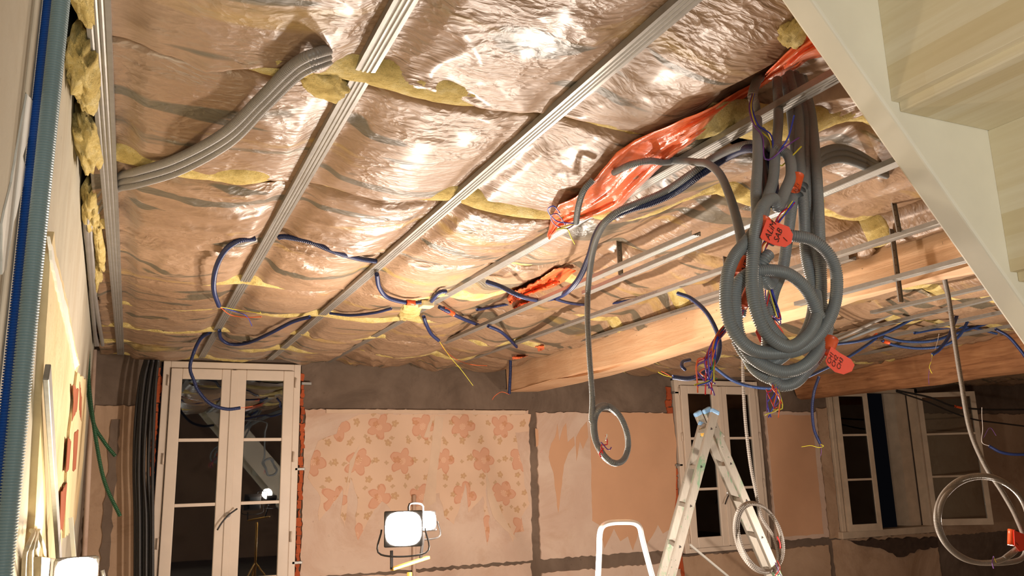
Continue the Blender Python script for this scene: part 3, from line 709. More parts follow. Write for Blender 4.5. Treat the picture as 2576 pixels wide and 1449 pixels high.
x = lambda px, py: P(px, py, WY-.05).x
window('window_1', .205, 1.375, -1.45, 1.005, [z(505, 1107), z(495, 1270), z(490, 1437)-.09], handle_z=z(562, 1295))
window('window_2', x(1692, 955)+.02, x(1905, 970)+.0, z(1770, 1390), z(1800, 960)+.01, [z(1770, 1103), z(1800, 1229)], handle_z=-.3)
# window 3: leaves open into the room
w3 = empty('window_3', (8.6, WY, Z(-.84))); w3['kind'] = 'structure'
b = BM(); a0, a1, c0, c1 = Z(-.84), Z(.92), 7.80, 9.36
b.box((c0, WY-.05, a0), (c0+.06, WY+.08, a1)); b.box((c1-.06, WY-.05, a0), (c1, WY+.08, a1)); b.box((c0, WY-.05, a1-.06), (c1, WY+.08, a1)); b.box((c0-.05, WY-.09, a0-.05), (c1+.05, WY+.08, a0+.03))
b.out('window_frame', 'frame_old', w3, bevel=.005)
def leaf_open(hx, hy, ang, Lw, mirror):
    root = empty('window_leaf', (hx, hy, 0)); root.parent = w3; root.matrix_parent_inverse = w3.matrix_world.inverted()
    b = BM(); s_ = .06; x0_, x1_ = (0, Lw) if not mirror else (-Lw, 0); za, zb = a0+.03, a1-.06
    b.box((x0_, -.02, za), (x0_+s_, .02, zb)); b.box((x1_-s_, -.02, za), (x1_, .02, zb)); b.box((x0_+s_, -.02, za), (x1_-s_, .02, za+s_*1.3)); b.box((x0_+s_, -.02, zb-s_), (x1_-s_, .02, zb))
    rot = Matrix.Translation((hx, hy, 0)) @ Matrix.Rotation(ang, 4, 'Z')
    def tr(B): B.v = [tuple(rot @ Vector(v)) for v in B.v]; return B
    f = tr(b).out('leaf_frame', 'frame_old', None)
    bars = [za+(zb-za)*.36, za+(zb-za)*.68]
    objs = [f]
    for q in bars: objs.append(tr(BM().box((x0_+s_, -.012, q-.012), (x1_-s_, .012, q+.012))).out('glazing_bar', 'frame_old', None))
    zz = [za+s_]+bars+[zb-s_]
    for p_, q_ in zip(zz[:-1], zz[1:]): objs.append(tr(BM().box((x0_+s_, -.002, p_), (x1_-s_, .002, q_))).out('pane', 'glass', None))
    for o in objs: o.parent = root; o.matrix_parent_inverse = Matrix.Translation((-hx, -hy, 0))
leaf_open(7.87, WY-.06, math.radians(-7), .49, False)
leaf_open(9.32, WY-.06, math.radians(149), .72, True)
BM().box((9.10, WY+.10, a0), (9.30, WY+.30, a1)).out('shutter', 'frame_old', w3)

BM().box((7.87, WY+.20, a0), (8.24, WY+.235, a1)).out('shutter', 'frame_old', w3)
# ================================================================== LEFT WALL THINGS
def lwn(): return Vector((1, -WB, 0)).normalized()
NL = lwn()
def lp(name, px, off, th, mat, jag=.004, sub=.04, seed=0):
    return poly(name, [PW(x_, y_, off) for x_, y_ in px], th, mat, WL, jag, sub, NL, seed)
lp('old_plaster_layer', [(116, 585), (124, 640), (140, 700), (158, 770), (170, 830), (180, 880), (192, 915), (180, 945), (172, 1000), (155, 1200), (140, 1449), (125, 1600), (40, 1600), (70, 1300), (85, 1000), (100, 760), (106, 640)], 0, .016, 'cream', .005, .05, 1)
lp('plaster_edge', [(118, 590), (128, 640), (146, 705), (164, 775), (176, 835), (187, 890), (196, 918), (184, 930), (172, 860), (158, 800), (138, 720), (124, 650)], .016, .006, 'whitefill', .004, .04, 2)
lp('filler_patch', [(64, 238), (88, 262), (76, 300), (72, 330), (52, 395), (64, 430), (50, 480), (30, 560), (10, 680), (0, 690), (0, 560), (20, 480), (38, 380), (52, 300)], 0, .003, 'whitefill', .003, .02, 3)
lp('brick_panel', [(180, 938), (206, 955), (207, 1040), (200, 1160), (182, 1300), (172, 1335), (148, 1352), (152, 1200), (160, 1080)], .004, .022, 'cream', .006, .06, 4)
for k, q in enumerate([[(183, 968), (197, 980), (193, 1030), (180, 1060), (184, 1010)], [(170, 1100), (178, 1110), (172, 1180), (164, 1190)], [(186, 1090), (197, 1080), (190, 1180), (182, 1185)], [(152, 1240), (168, 1215), (162, 1290), (157, 1335), (149, 1330)], [(200, 960), (205, 1000), (204, 1060), (199, 1030)]]):
    lp('brick', q, .026, .002, 'brick2', .006, .05, 60+k)
# vertical conduits on the left wall
def vert(px, py, rad, mat, label, pitch):
    p = PW(px, py, rad+.002); q = PW(px-118, 1300, rad+.002)
    return p
g = empty('wall_conduit', PW(153, 0, .034)); tag(g, 'blue-grey corrugated conduit running up the left wall nearest the camera', 'conduit')
def rise(x0_, off, dyy=0):
    c_ = PW(x0_, 10, off); return [(c_.x+.002, c_.y+.03+dyy, Z(-1.5)), (c_.x+.001, c_.y+.012, Z(-.5)), (c_.x, c_.y, Z(.3)), (c_.x, c_.y, Z(1.25))]
tube('sheath', rise(153, .036), .0142, 'greywall', g, .0046, 16)
g = empty('wall_conduit', PW(126, 0, .016)); tag(g, 'bright blue corrugated conduit beside the grey one on the left wall', 'conduit')
tube('sheath', rise(130, .015), .0138, 'bluew', g, .0046, 16)
# leaning grey profile, stick, junction box
a = PW(118, 935, .03); c = PW(152, 1460, .05); d = (c-a); c = a+d*2.2
o = BM().bar(a, c, .040, .012, (0, 1, 0)).out('leaning_profile', 'ply', bevel=.002); tag(o, 'grey steel profile leaning upright against the left wall', 'profile')
a = P(178, 1302, 3.0); c = P(190, 1449, 3.0); c = a+(c-a)*2
o = BM().bar(a, c, .012, .012).out('white_stick', 'whitefill'); tag(o, 'thin white stick standing behind the low left lamp', 'stick')
jb = empty('junction_box', PW(95, 1430, .02)); tag(jb, 'cream junction box with looped cables on the left wall', 'junction box')
A = [PW(62, 1402, .01), PW(122, 1408, .01), PW(126, 1475, .01), PW(60, 1475, .01)]
BM().hexa([A[0], A[1], A[2], A[3]]+[q+NL*.035 for q in A]).out('box', 'cable', jb, bevel=.004)
for k, (xa, xt) in enumerate(((62, 84), (78, 90), (92, 92), (112, 96))):
    q = [PW(xa-4*(k == 0), 1500, .02), PW(xa, 1404, .03), PW((xa+xt)/2-2+6*(k == 3), 1372, .04), PW(xt, 1342, .03), PW(xt-6+8*(k > 1), 1334, .02)]
    tube('cable', q, .0045, 'cable', jb, step=.01)
# green cables, pipe and black bundle in the corner
def top_tube(name, pts, r, mat, label, cat, pitch=None, wires=(), group=None, tapes=(), sides=10):
    root = empty(name, pts[0]); tag(root, label, cat, group)
    tube('sheath' if cat == 'conduit' else 'cable', pts, r, mat, root, pitch, sides)
    for mt, wpnts, wr in wires: tube('wire', wpnts, wr, mt, root, None, 6, .012)
    for a_, b_ in tapes:
        tube('tape', [a_, (Vector(a_)+Vector(b_))/2, b_], r*1.28, 'tape', root, None, 12, .02)
    return root
top_tube('green_conduit', [P(x_, y_, 6.6) for x_, y_ in [(216, 870), (220, 960), (234, 1060), (262, 1112), (292, 1150)]], .014, 'green', 'shorter dark green conduit dangling in the left corner', 'conduit', .012)
top_tube('green_conduit', [P(x_, y_, 6.5) for x_, y_ in [(222, 870), (224, 970), (242, 1110), (264, 1215), (303, 1300)]], .014, 'green', 'longer dark green conduit dangling in the left corner', 'conduit', .012)
tag(BM().cyl(P(238, 880, 7.4), P(215, 1449, 7.4)+Vector((0, 0, -.4)), .018, 10).out('corner_pipe', 'plaster', smooth=True), 'thin pinkish pipe running up the left corner', 'pipe')
for k in range(9):
    xo = (k-4)*5
    q = [(382+xo*.8, 905), (372+xo, 960), (364+xo*1.1+random.uniform(-3, 3), 1060), (360+xo*1.0+random.uniform(-4, 4), 1180), (362+xo*1.1, 1300), (362+xo*1.1, 1449), (362+xo*1.1, 1700)]
    top_tube('black_cable', [P(x_, y_, 7.55-.02*(k % 3)) for x_, y_ in q], .013, 'black', 'black cable in the bundle hanging between the left corner and the first window', 'cable', group='black cables left of the first window', sides=8)

# ================================================================== CEILING CONDUITS
def dd(pts, off=.03): return [D(x_, y_, q[0] if q else off) for x_, y_, *q in pts]
def W_(mat, pts, r=.0016): return (mat, pts, r)
for k, (ofs, nm) in enumerate(((0, 'upper'), (17, 'middle'), (33, 'lower'))):
    q = [(872-ofs*.2, 118+ofs*.6, -.10), (800+ofs*.1, 132+ofs*.9), (735+ofs*.35, 165+ofs*.8), (650+ofs*.4, 250+ofs*.7), (560+ofs*.45, 335+ofs*.8), (440+ofs*.3, 400+ofs*.95), (340, 432+ofs*1.0)]
    pts = dd(q, .045)+[Vector(PZ(290+ofs*.1, 447+ofs*.9, 1.068)), PZ(240+ofs*.3, 490+ofs*.95, 1.06)]
    corner = [(196+ofs*.9, 545+ofs*.7), (200+ofs*.9, 640), (208+ofs*.9, 740), (222+ofs*.9, 830), (232+ofs*.8, 868)]
    pts += [D(x_, y_, .03) for x_, y_ in corner]
    pts = [Vector((max(p.x, lwx(p.y)+.02), p.y, p.z)) for p in pts]
    top_tube('grey_conduit', pts, .0135, 'greylight' if k < 9 else 'grey', nm+' of three grey conduits crossing the insulation to the left wall', 'conduit', .008, sides=12)
NB = .0125
top_tube('navy_conduit', dd([(945, 657), (900, 650), (840, 632), (780, 608), (720, 596), (700, 597)], .02), NB, 'blue', 'navy conduit running between the second and third rails', 'conduit', .008)
e = D(553, 772, .10)
top_tube('navy_conduit', dd([(640, 600, .02), (600, 606, .03), (565, 632, .05), (542, 680, .08), (538, 730, .10), (551, 770, .10)]), NB, 'blue', 'navy conduit looping down beside the second rail with three loose wires', 'conduit', .008,
         [W_('w_yel', [e, D(600, 780, .11), D(650, 787, .12), D(655, 785, .12)], .0022), W_('w_or', [e, D(580, 792, .11), D(620, 798, .12), D(658, 797, .12)], .0028), W_('w_blue', [e, D(590, 783, .11), D(620, 795, .12), D(634, 820, .12)], .0022)])
top_tube('navy_conduit', dd([(552, 832), (556, 852), (580, 866), (625, 862), (680, 838), (735, 810), (780, 797)], .04), NB, 'blue', 'navy conduit sagging between the second and third rails near the first window', 'conduit', .008)
top_tube('navy_conduit', dd([(830, 788), (880, 793), (940, 787), (985, 776)], .025), .009, 'blue', 'thin navy conduit half hidden along a row edge left of the taped joint', 'conduit', .008)
p0 = dd([(528, 836), (506, 850)], .03); Yb = p0[-1].y
top_tube('navy_conduit', p0+[P(488, 885, 6.6), P(478, 925, 6.6), P(488, 958, 6.6), P(500, 985, 6.6), P(530, 1016, 6.6), P(570, 1029, 6.6), P(606, 1026, 6.6)], .0135, 'blue', 'navy conduit hanging in front of the first window pane', 'conduit', .010,
         [W_('w_or', [P(606, 1026, 6.6), P(622, 1024, 6.6), P(636, 1022, 6.6)], .002)])
j1 = empty('ceiling_junction', D(1072, 766, .05)); tag(j1, 'pale junction box with an orange taped navy conduit at each side', 'junction box')
c = D(1072, 766, .05); BM().box((c.x-.04, c.y-.04, c.z-.02), (c.x+.04, c.y+.04, c.z+.02)).out('box', 'cable', j1, bevel=.008)
top_tube('navy_conduit', dd([(948, 690), (953, 720), (968, 743), (990, 754), (1030, 762), (1062, 760)], .05), NB, 'blue', 'short navy conduit from the third rail to the taped ceiling junction', 'conduit', .008, tapes=[(D(1022, 761, .05), D(1044, 762, .05))])
top_tube('navy_conduit', dd([(1085, 758), (1098, 742), (1110, 734), (1124, 733)], .04), NB, 'blue', 'short navy conduit rising from the ceiling junction behind the fourth rail', 'conduit', .008)
top_tube('navy_conduit', dd([(1105, 772, .05), (1130, 785, .05), (1165, 802, .05), (1205, 818, .04)]), NB, 'blue', 'navy conduit with orange tape right of the fourth rail', 'conduit', .008, tapes=[(D(1115, 776, .05), D(1140, 790, .05))])
top_tube('navy_conduit', dd([(1228, 820), (1262, 836), (1290, 862), (1300, 873)], .04), NB, 'blue', 'short navy conduit crossing a row edge near the lit beam end', 'conduit', .008)
a = P(1284, 872, 6.9)
top_tube('navy_conduit', [a, P(1284, 930, 6.9), P(1281, 994, 6.9)], .015, 'blue', 'straight navy conduit hanging in front of the lit beam end', 'conduit', .01,
         [W_('w_or', [P(1281, 992, 6.9), P(1262, 986, 6.9), P(1245, 996, 6.9), P(1238, 1006, 6.9)], .0022)])
e = D(1105, 858, .10)
top_tube('navy_conduit', dd([(1066, 797, .04), (1072, 815, .06), (1085, 840, .09), (1104, 857, .10)]), NB, 'blue', 'short dangling navy conduit with a long orange and a yellow wire', 'conduit', .008,
         [W_('w_or', [e, D(1122, 884, .11), D(1150, 905, .12), D(1185, 917, .13), D(1225, 920, .13)], .0025), W_('w_yel', [e, P(1130, 895, e.y+.2), P(1160, 930, e.y+.3), P(1190, 970, e.y+.35)], .0018)])
# thick pair that sags from the bundle
big = [(1225, 709, .03), (1262, 722, .06), (1310, 745, .12), (1360, 755, .16), (1410, 745, .18), (1450, 710, .18), (1480, 650, .18), (1500, 590, .17), (1530, 552, .16), (1580, 528, .15), (1640, 510, .15), (1700, 482, .14), (1760, 440, .13), (1830, 395, .12), ]
CY = 1.45
top_tube('navy_conduit', dd(big)+[P(1880, 374, CY+.34), P(1922, 385, CY+.26), P(1942, 430, CY+.2), P(1948, 500, CY+.12)], .0135, 'blue', 'long thick navy conduit looping down from the hanging bundle across four rails', 'conduit', .006, sides=12)
coilY = D(1478, 700, .25).y
gp = [(1790, 400, .11), (1735, 440, .12), (1670, 483, .13), (1600, 512, .14), (1550, 535, .16), (1515, 570, .18), (1492, 630, .21)]
pts = [P(1945, 400, CY+.22), P(1915, 365, CY+.30), P(1860, 368, CY+.38)]+dd(gp)+[P(1480, 720, coilY), P(1478, 800, coilY), P(1483, 900, coilY), P(1490, 1000, coilY)]
def ring(cx, cy, rx, ry, Y, a0_, turns, tilt=0, drift=(0, 0), dy=.02, n=10):
    out = []
    for k in range(int(n*turns)+1):
        t = math.radians(a0_)+2*math.pi*k/n; f = k/n
        x_ = rx*math.cos(t)*(1-.03*f); y_ = ry*math.sin(t)*(1-.02*f); c_, s_ = math.cos(tilt), math.sin(tilt)
        out.append(P(cx+x_*c_-y_*s_+drift[0]*f, cy+x_*s_+y_*c_+drift[1]*f, Y+dy*math.sin(t*1.3+k)))
    return out
pts += ring(1534, 1092, 42, 76, coilY, 215, 2.35, -.28, (2, 1), .03)
kk = pts[-1]
top_tube('hanging_conduit', pts, .0125, 'grey', 'grey corrugated conduit hanging down in front of the back wall, coiled at its end', 'conduit', .006,
         [W_('w_red', [P(1516, 1140, coilY-.02), P(1512, 1120, coilY-.03), P(1528, 1118, coilY-.04), P(1524, 1095, coilY-.04)], .003), W_('w_red', [P(1518, 1128, coilY-.03), P(1508, 1140, coilY-.03), P(1512, 1150, coilY-.03)], .003), W_('w_vio', [P(1512, 1112, coilY-.04), P(1530, 1132, coilY-.04), P(1538, 1125, coilY-.04)], .0025),
          W_('w_white', [P(1524, 1108, coilY-.05), P(1527, 1092, coilY-.05)], .003)])
top_tube('navy_conduit', dd([(1396, 752, .10), (1440, 763, .07), (1500, 767, .05), (1570, 758, .04), (1640, 742, .02)]), .010, 'blue', 'thin navy conduit branching right from the lowest point of the thick loop', 'conduit', .008)
top_tube('navy_conduit', dd([(1200, 779), (1240, 772), (1285, 764)], .03), .010, 'blue', 'thin navy conduit ending at the small orange sheet', 'conduit', .008)
# conduits over the orange sheet
e = D(1449, 562, .13)
top_tube('grey_conduit', dd([(1492, 452, .05), (1468, 480, .08), (1455, 520, .11), (1449, 562, .13)]), .0115, 'grey', 'short grey conduit stub in front of the orange sheet with blue and yellow wires', 'conduit', .006,
         [W_('w_blue', [e, D(1420, 560, .14), D(1398, 555, .14), D(1378, 530, .14), D(1392, 518, .14), D(1408, 535, .14)], .0022), W_('w_vio', [e, D(1425, 575, .14), D(1396, 565, .14), D(1385, 545, .14), D(1402, 538, .14), D(1422, 565, .14)], .0022),
          W_('w_yel', [e, D(1420, 570, .14), D(1398, 578, .14), D(1425, 575, .15), D(1436, 595, .15), D(1446, 614, .16)], .0024)])
top_tube('grey_conduit', dd([(1545, 434, .04), (1585, 415, .07), (1630, 405, .07), (1670, 408, .04), (1700, 405, .0)]), .0115, 'grey', 'grey conduit poking through the orange sheet', 'conduit', .006)
# bundle by the staircase, hanging coil
CY = 1.45
def mix(pts, base=CY): return [P(x_, y_, base+(q[0] if q else 0)) for x_, y_, *q in pts]
PT = .0052; RB = .0140
coil = [
 ('grey_conduit', [(1690, 404, .74), (1725, 405, .68), (1750, 408, .60), (1780, 412, .50), (1812, 440, .40), (1838, 500, .28), (1858, 570, .15), (1868, 625, .06), (1875, 690, .05), (1868, 760, .05), (1862, 800, .05)], .0125, 'grey conduit arching left from the bundle down to the coil, with twisted wires'),
 ('grey_conduit', [(1905, 300, .30), (1906, 400, .18), (1902, 480, .10), (1905, 560, .05), (1900, 640, -.02), (1905, 730, -.03), (1925, 800, -.03), (1960, 850, -.02), (2000, 880, .0), (2035, 860, .02), (2062, 800, .03), (2066, 720, .03), (2062, 600, .03), (2058, 500, .08), (2052, 400, .15), (2040, 290, .27), (2010, 190, .33)], RB, 'grey conduit forming the innermost left loop of the hanging coil'),
 ('grey_conduit', [(1955, 200, .33), (1958, 300, .27), (1950, 390, .18), (1945, 450, .12), (1930, 500, .06), (1912, 560, .0), (1880, 605, -.03), (1848, 645, -.05), (1829, 700, -.06), (1828, 780, -.06), (1850, 840, -.06), (1895, 880, -.05), (1960, 888, -.04), (2020, 875, -.04), (2070, 830, -.04), (2100, 765, -.04), (2104, 690, -.04), (2085, 640, -.04), (2045, 605, -.03), (2000, 594, -.02), (1960, 594, .0), (1930, 612, .03)], .0145, 'grey conduit forming the widest loop of the hanging coil, with an orange flag'),
 ('grey_conduit', [(1985, 185, .33), (2008, 290, .27), (2012, 400, .17), (2022, 520, .09), (2028, 640, .06), (2050, 730, .05), (2080, 800, .02), (2072, 860, .0), (2030, 915, -.02), (1970, 935, -.02), (1900, 905, -.02), (1862, 850, -.02), (1850, 780, -.02), (1852, 725, -.02), (1880, 690, -.03), (1930, 680, -.04), (1985, 690, -.04), (2030, 730, -.04), (2058, 790, -.03), (2078, 830, -.02)], .0145, 'grey conduit of the coil arching over the inner opening'),
 ('grey_conduit', [(2000, 185, .34), (2028, 290, .28), (2030, 400, .18), (2036, 520, .10), (2040, 640, .08), (2046, 760, .07), (2030, 830, .05), (1990, 880, .03), (1935, 915, .02), (1880, 895, .01), (1850, 850, .01)], .0135, 'grey conduit passing straight down behind the coil, second from the right'),
 ('grey_conduit', [(1975, 195, .34), (1992, 300, .28), (2003, 430, .17), (1992, 520, .10), (1978, 620, .07), (1968, 680, .06), (1945, 740, .03), (1935, 800, .02), (1930, 870, .02), (1935, 930, .02), (1960, 968, .02), (2000, 962, .02), (2040, 920, .02), (2070, 880, .01), (2085, 850, .0)], .0140, 'grey conduit of the coil that carries the lower orange flag'),
 ('grey_conduit', [(2020, 195, .35), (2044, 300, .30), (2050, 420, .20), (2056, 540, .14), (2058, 660, .10), (2066, 760, .06), (2075, 830, .05), (2050, 890, .03), (2000, 940, .03), (1950, 955, .03), (1900, 930, .03), (1870, 880, .02)], .0135, 'grey conduit hanging at the right side of the bundle'),
 ('grey_conduit', [(1915, 330, .32), (1935, 370, .25), (1958, 375, .18), (1985, 395, .15), (1990, 440, .10), (1975, 480, .06), (1958, 520, .02), (1945, 500, .0), (1918, 520, -.03), (1903, 570, -.05), (1895, 640, -.06), (1892, 720, -.06), (1905, 790, -.07), (1935, 845, -.07), (1985, 872, -.06), (2030, 845, -.05), (2054, 795, -.03), (2052, 735, .03)], .0145, 'grey conduit with the orange sleeve at the top left of the coil'),
]
for nm, q, r_, lb in coil:
    root = top_tube(nm, mix(q), r_, 'grey', lb, 'conduit', PT, sides=12)
    if 'widest' in lb: flag_root = root
    if 'lower orange' in lb: flag2 = root
    if 'twisted' in lb: flag3 = root
    if 'sleeve' in lb: flag1 = root
# open cut end at the coil top and inner stub
top_tube('grey_conduit', mix([(1950, 690, .03), (1935, 715, .0), (1920, 700, -.02), (1915, 670, -.03), (1925, 650, -.04), (1938, 636, -.04)]), .0140, 'grey', 'short stub of grey conduit pointing up inside the coil', 'conduit', PT, sides=12)
# conduits arching right of the bundle
for k in range(3):
    q = [(2020-6*k, 470+12*k, .10), (2032, 420+12*k, .18), (2062, 385+14*k, .30), (2110, 372+14*k, .42), (2155, 385+13*k, .55), (2195, 408+11*k, .72), (2230, 425+9*k, .95)]
    top_tube('grey_conduit', mix(q), .0135, 'grey', ['upper', 'middle', 'lower'][k]+' of three grey conduits arching right from the bundle toward the stairs', 'conduit', .006, sides=12)
top_tube('grey_conduit', mix([(1905, 300, .42), (1898, 260, .36), (1893, 240, .34), (1903, 205, .36), (1912, 195, .38)]), .0150, 'greylight', 'cut grey conduit end at the top of the bundle with three loose wires', 'conduit', .005,
         [W_('w_yel', mix([(1895, 236, .33), (1890, 270, .30), (1905, 320, .26), (1935, 350, .22), (1945, 390, .18), (1962, 418, .16), (1985, 400, .14), (2016, 368, .12)]), .0022),
          W_('w_blue', mix([(1897, 236, .33), (1892, 270, .30), (1908, 315, .25), (1940, 340, .21), (1948, 392, .17), (1968, 370, .14), (1985, 340, .12), (1998, 290, .10)]), .0022),
          W_('w_vio', mix([(1893, 236, .33), (1885, 270, .30), (1895, 310, .26), (1918, 345, .22), (1922, 395, .18), (1940, 400, .16), (1975, 370, .13), (2010, 346, .12)]), .0022)], sides=12)
top_tube('grey_cable', mix([(1912, 372, .25), (1920, 420, .2), (1926, 470, .12), (1928, 510, .08)]), .012, 'black', 'dark blue sleeve end behind the left strand of the bundle', 'cable')
# tapes and handwritten flags
def sleeve(a, b, r, par, Y=CY-.07): tube('tape', [P(*a, Y), P((a[0]+b[0])/2, (a[1]+b[1])/2, Y), P(*b, Y)], r, 'tape', par, None, 14, .01)
def flag(px, Y, par, mat='tag', name='flag'):
    P3 = [P(x_, y_, Y) for x_, y_ in px]
    return poly(name, P3, .0012, mat, par, 0, 0, (0, -1, 0))
sleeve((1922, 552), (1905, 592), .0175, flag1, CY-.045)
f = flag([(1928, 552), (1960, 562), (1984, 571), (1994, 590), (1990, 612), (1975, 622), (1945, 616), (1916, 602), (1912, 596)], CY-.075, flag1); f['label'] = 'bright orange flag reading ALIM SAB 1'
def wr(s, a, b, size, Y, par, shear=.1):
    u = P(*b, Y)-P(*a, Y); text(s, P(*a, Y)+Vector((0, -.0025, 0)), u, size, 'ink', par, (0, -1, 0), 'handwriting', shear, 0)
wr('ALiM', (1934, 606), (1948, 572), .023, CY-.075, flag1); wr('SAB', (1956, 612), (1967, 580), .021, CY-.075, flag1); wr('1', (1977, 612), (1984, 596), .020, CY-.075, flag1)
sleeve((2091, 852), (2078, 886), .0175, flag2, CY-.01)
f = flag([(2090, 872), (2112, 888), (2140, 904), (2149, 918), (2142, 934), (2122, 942), (2100, 936), (2080, 918), (2076, 908)], CY-.035, flag2); f['label'] = 'bright red flag reading CH1 CH2 CH3'
wr('CH1', (2086, 918), (2097, 888), .016, CY-.035, flag2); wr('CH2', (2097, 926), (2108, 896), .016, CY-.035, flag2); wr('CH3', (2110, 932), (2121, 902), .016, CY-.035, flag2)
sleeve((1876, 652), (1862, 694), .0170, flag3, CY+.02); wr('TiNTUH', (1868, 704), (1887, 654), .022, CY+.0, flag3)
sleeve((1886, 728), (1868, 772), .0115, flag_root, CY-.02)
f = flag([(1906, 822), (1918, 812), (1922, 850), (1912, 862), (1900, 836)], CY+.05, flag_root); flag([(1948, 806), (1966, 828), (1972, 842), (1954, 852), (1944, 866), (1936, 850)], CY+.0, flag_root)
sleeve((2008, 440), (1998, 478), .0150, flag2, CY+.09); wr('3x1.5', (2000, 488), (2012, 462), .014, CY+.06, flag2)
# wire bundles
def wires(name, base, mats, r, label, seed, Y=CY, spread=6, tail=18):
    rr = random.Random(seed); root = empty(name, P(*base[0], Y)); tag(root, label, 'wires')
    for k, mt in enumerate(mats):
        ph = rr.uniform(0, 6.28); q = []
        for i, (x_, y_) in enumerate(base):
            s_ = 1 if i < len(base)-2 else (2.2 if i == len(base)-2 else 4.0)
            q.append(P(x_+spread*s_*.5*math.cos(ph+i*.9)+rr.uniform(-1, 1)*s_, y_+spread*s_*.5*math.sin(ph+i*1.1)+rr.uniform(-1, 1)*s_*2, Y+rr.uniform(-.01, .01)))
        q.append(P(base[-1][0]+rr.uniform(-tail, tail), base[-1][1]+rr.uniform(5, tail*2), Y+rr.uniform(-.03, .03)))
        tube('wire', q, r, mt, root, None, 6, .008)
WM = ['w_red', 'w_vio', 'w_blue', 'w_or', 'w_yel', 'w_vio', 'w_blue', 'w_red', 'w_or', 'w_yel', 'w_vio', 'w_green']
wires('wire_bundle', [(1995, 512), (1975, 530), (1960, 550), (1948, 575), (1935, 600), (1920, 630), (1926, 690), (1935, 730), (1945, 790)], WM[:8], .0016, 'twisted coloured wires running down through the coil from its orange sleeve', 3, CY+.01, 9, 5)
wires('wire_bundle', [(1872, 745), (1862, 790), (1840, 810), (1812, 840), (1795, 870), (1785, 905), (1775, 940)], WM+WM[:4], .0016, 'thick spray of coloured wires bursting from the left of the coil', 4, CY+.03, 11, 30)
wires('wire_bundle', [(1948, 970), (1946, 985), (1947, 1005)], WM[:10], .0014, 'small spray of coloured wires under the coil', 5, CY+.02, 10, 24)

# navy conduits on the right
YB = 4.3
top_tube('navy_conduit', [P(1705, 738, 3.9), P(1740, 752, 3.8), P(1780, 790, 3.6), P(1808, 850, 3.5), P(1805, 900, 3.45), P(1775, 935, 3.4), P(1735, 952, 3.4), P(1690, 948, 3.4)], .0125, 'blue', 'navy conduit curling down left of the coil, ending above the second window', 'conduit', .007,
         [W_('w_or', [P(1690, 948, 3.4), P(1676, 940, 3.4), P(1664, 934, 3.4)], .0022), W_('w_yel', [P(1690, 948, 3.4), P(1672, 944, 3.4), P(1656, 936, 3.4)], .0022)])
top_tube('navy_conduit', [P(1735, 905, 3.5), P(1718, 910, 3.45), P(1716, 922, 3.4), P(1726, 932, 3.4)], .009, 'blue', 'tiny hooked navy conduit beside the wire spray', 'conduit', .008)
top_tube('navy_conduit', [P(1795, 922, 4.2), P(1840, 955, 4.2), P(1890, 972, 4.2), P(1945, 976, 4.1), P(2000, 962, 4.1), P(2070, 930, 4.2), P(2130, 900, 4.3), P(2180, 868, 4.4), P(2205, 850, 4.5)], .0105, 'bluer', 'long blue conduit passing under the coil to the taped joint', 'conduit', .008)
top_tube('blue_conduit', [P(2100, 866, 4.3), P(2160, 858, 4.35), P(2220, 840, 4.4), P(2290, 805, 4.4), P(2340, 775, 4.4), P(2362, 755, 4.4)], .0115, 'bluer', 'blue conduit rising right from behind the coil to the bright rails', 'conduit', .008)
top_tube('blue_conduit', [P(2218, 856, 4.5), P(2250, 868, 4.5), P(2310, 876, 4.45), P(2370, 870, 4.4), P(2410, 848, 4.35), P(2438, 800, 4.35), P(2456, 750, 4.4)], .0115, 'bluer', 'blue conduit sagging from the taped joint and rising steeply at its right', 'conduit', .008, tapes=[(P(2236, 862, 4.5), P(2222, 858, 4.5))])
top_tube('blue_conduit', [P(2222, 846, 4.6), P(2270, 858, 4.6), P(2340, 858, 4.5), P(2400, 840, 4.5), P(2470, 818, 4.5), P(2560, 790, 4.5)], .0115, 'bluer', 'blue conduit running from the taped joint off to the staircase', 'conduit', .008, tapes=[(P(2196, 850, 4.5), P(2206, 842, 4.5))])
top_tube('blue_conduit', [P(2300, 838, 4.7), P(2370, 826, 4.7), P(2440, 824, 4.7), P(2510, 840, 4.6)], .011, 'bluer', 'blue conduit lying level behind the two crossing ones', 'conduit', .008)
top_tube('blue_conduit', [P(2422, 750, 4.2), P(2405, 800, 4.1), P(2385, 850, 4.0), P(2362, 880, 4.0), P(2345, 892, 4.0)], .0125, 'blue', 'navy conduit hanging steeply with a yellow wire dangling in front of the dim beam', 'conduit', .008,
         [W_('w_yel', [P(2345, 892, 4.0), P(2342, 910, 4.0), P(2338, 925, 4.0), P(2345, 940, 4.0)], .002), W_('w_vio', [P(2345, 892, 4.0), P(2340, 920, 4.0), P(2336, 945, 4.0), P(2337, 968, 4.0)], .0016), W_('w_white', [P(2352, 880, 4.0), P(2358, 860, 4.0), P(2362, 840, 4.0)], .0014)])
top_tube('blue_conduit', [P(2505, 828, 4.0), P(2535, 845, 4.0), P(2560, 872, 4.0), P(2580, 900, 4.0), P(2590, 930, 4.0)], .0115, 'blue', 'navy conduit dropping out of the picture at the far right', 'conduit', .008)
top_tube('blue_conduit', [P(2060, 948, 5.2), P(2048, 985, 5.2), P(2043, 1030, 5.2), P(2048, 1080, 5.2), P(2064, 1118, 5.2)], .0125, 'blue', 'navy conduit dangling between the second and third windows', 'conduit', .008,
         [W_('w_yel', [P(2064, 1118, 5.2), P(2072, 1122, 5.2), P(2060, 1126, 5.2), P(2040, 1121, 5.2), P(2016, 1124, 5.2)], .0025), W_('w_vio', [P(2064, 1118, 5.2), P(2066, 1135, 5.2), P(2064, 1148, 5.2)], .0018)])
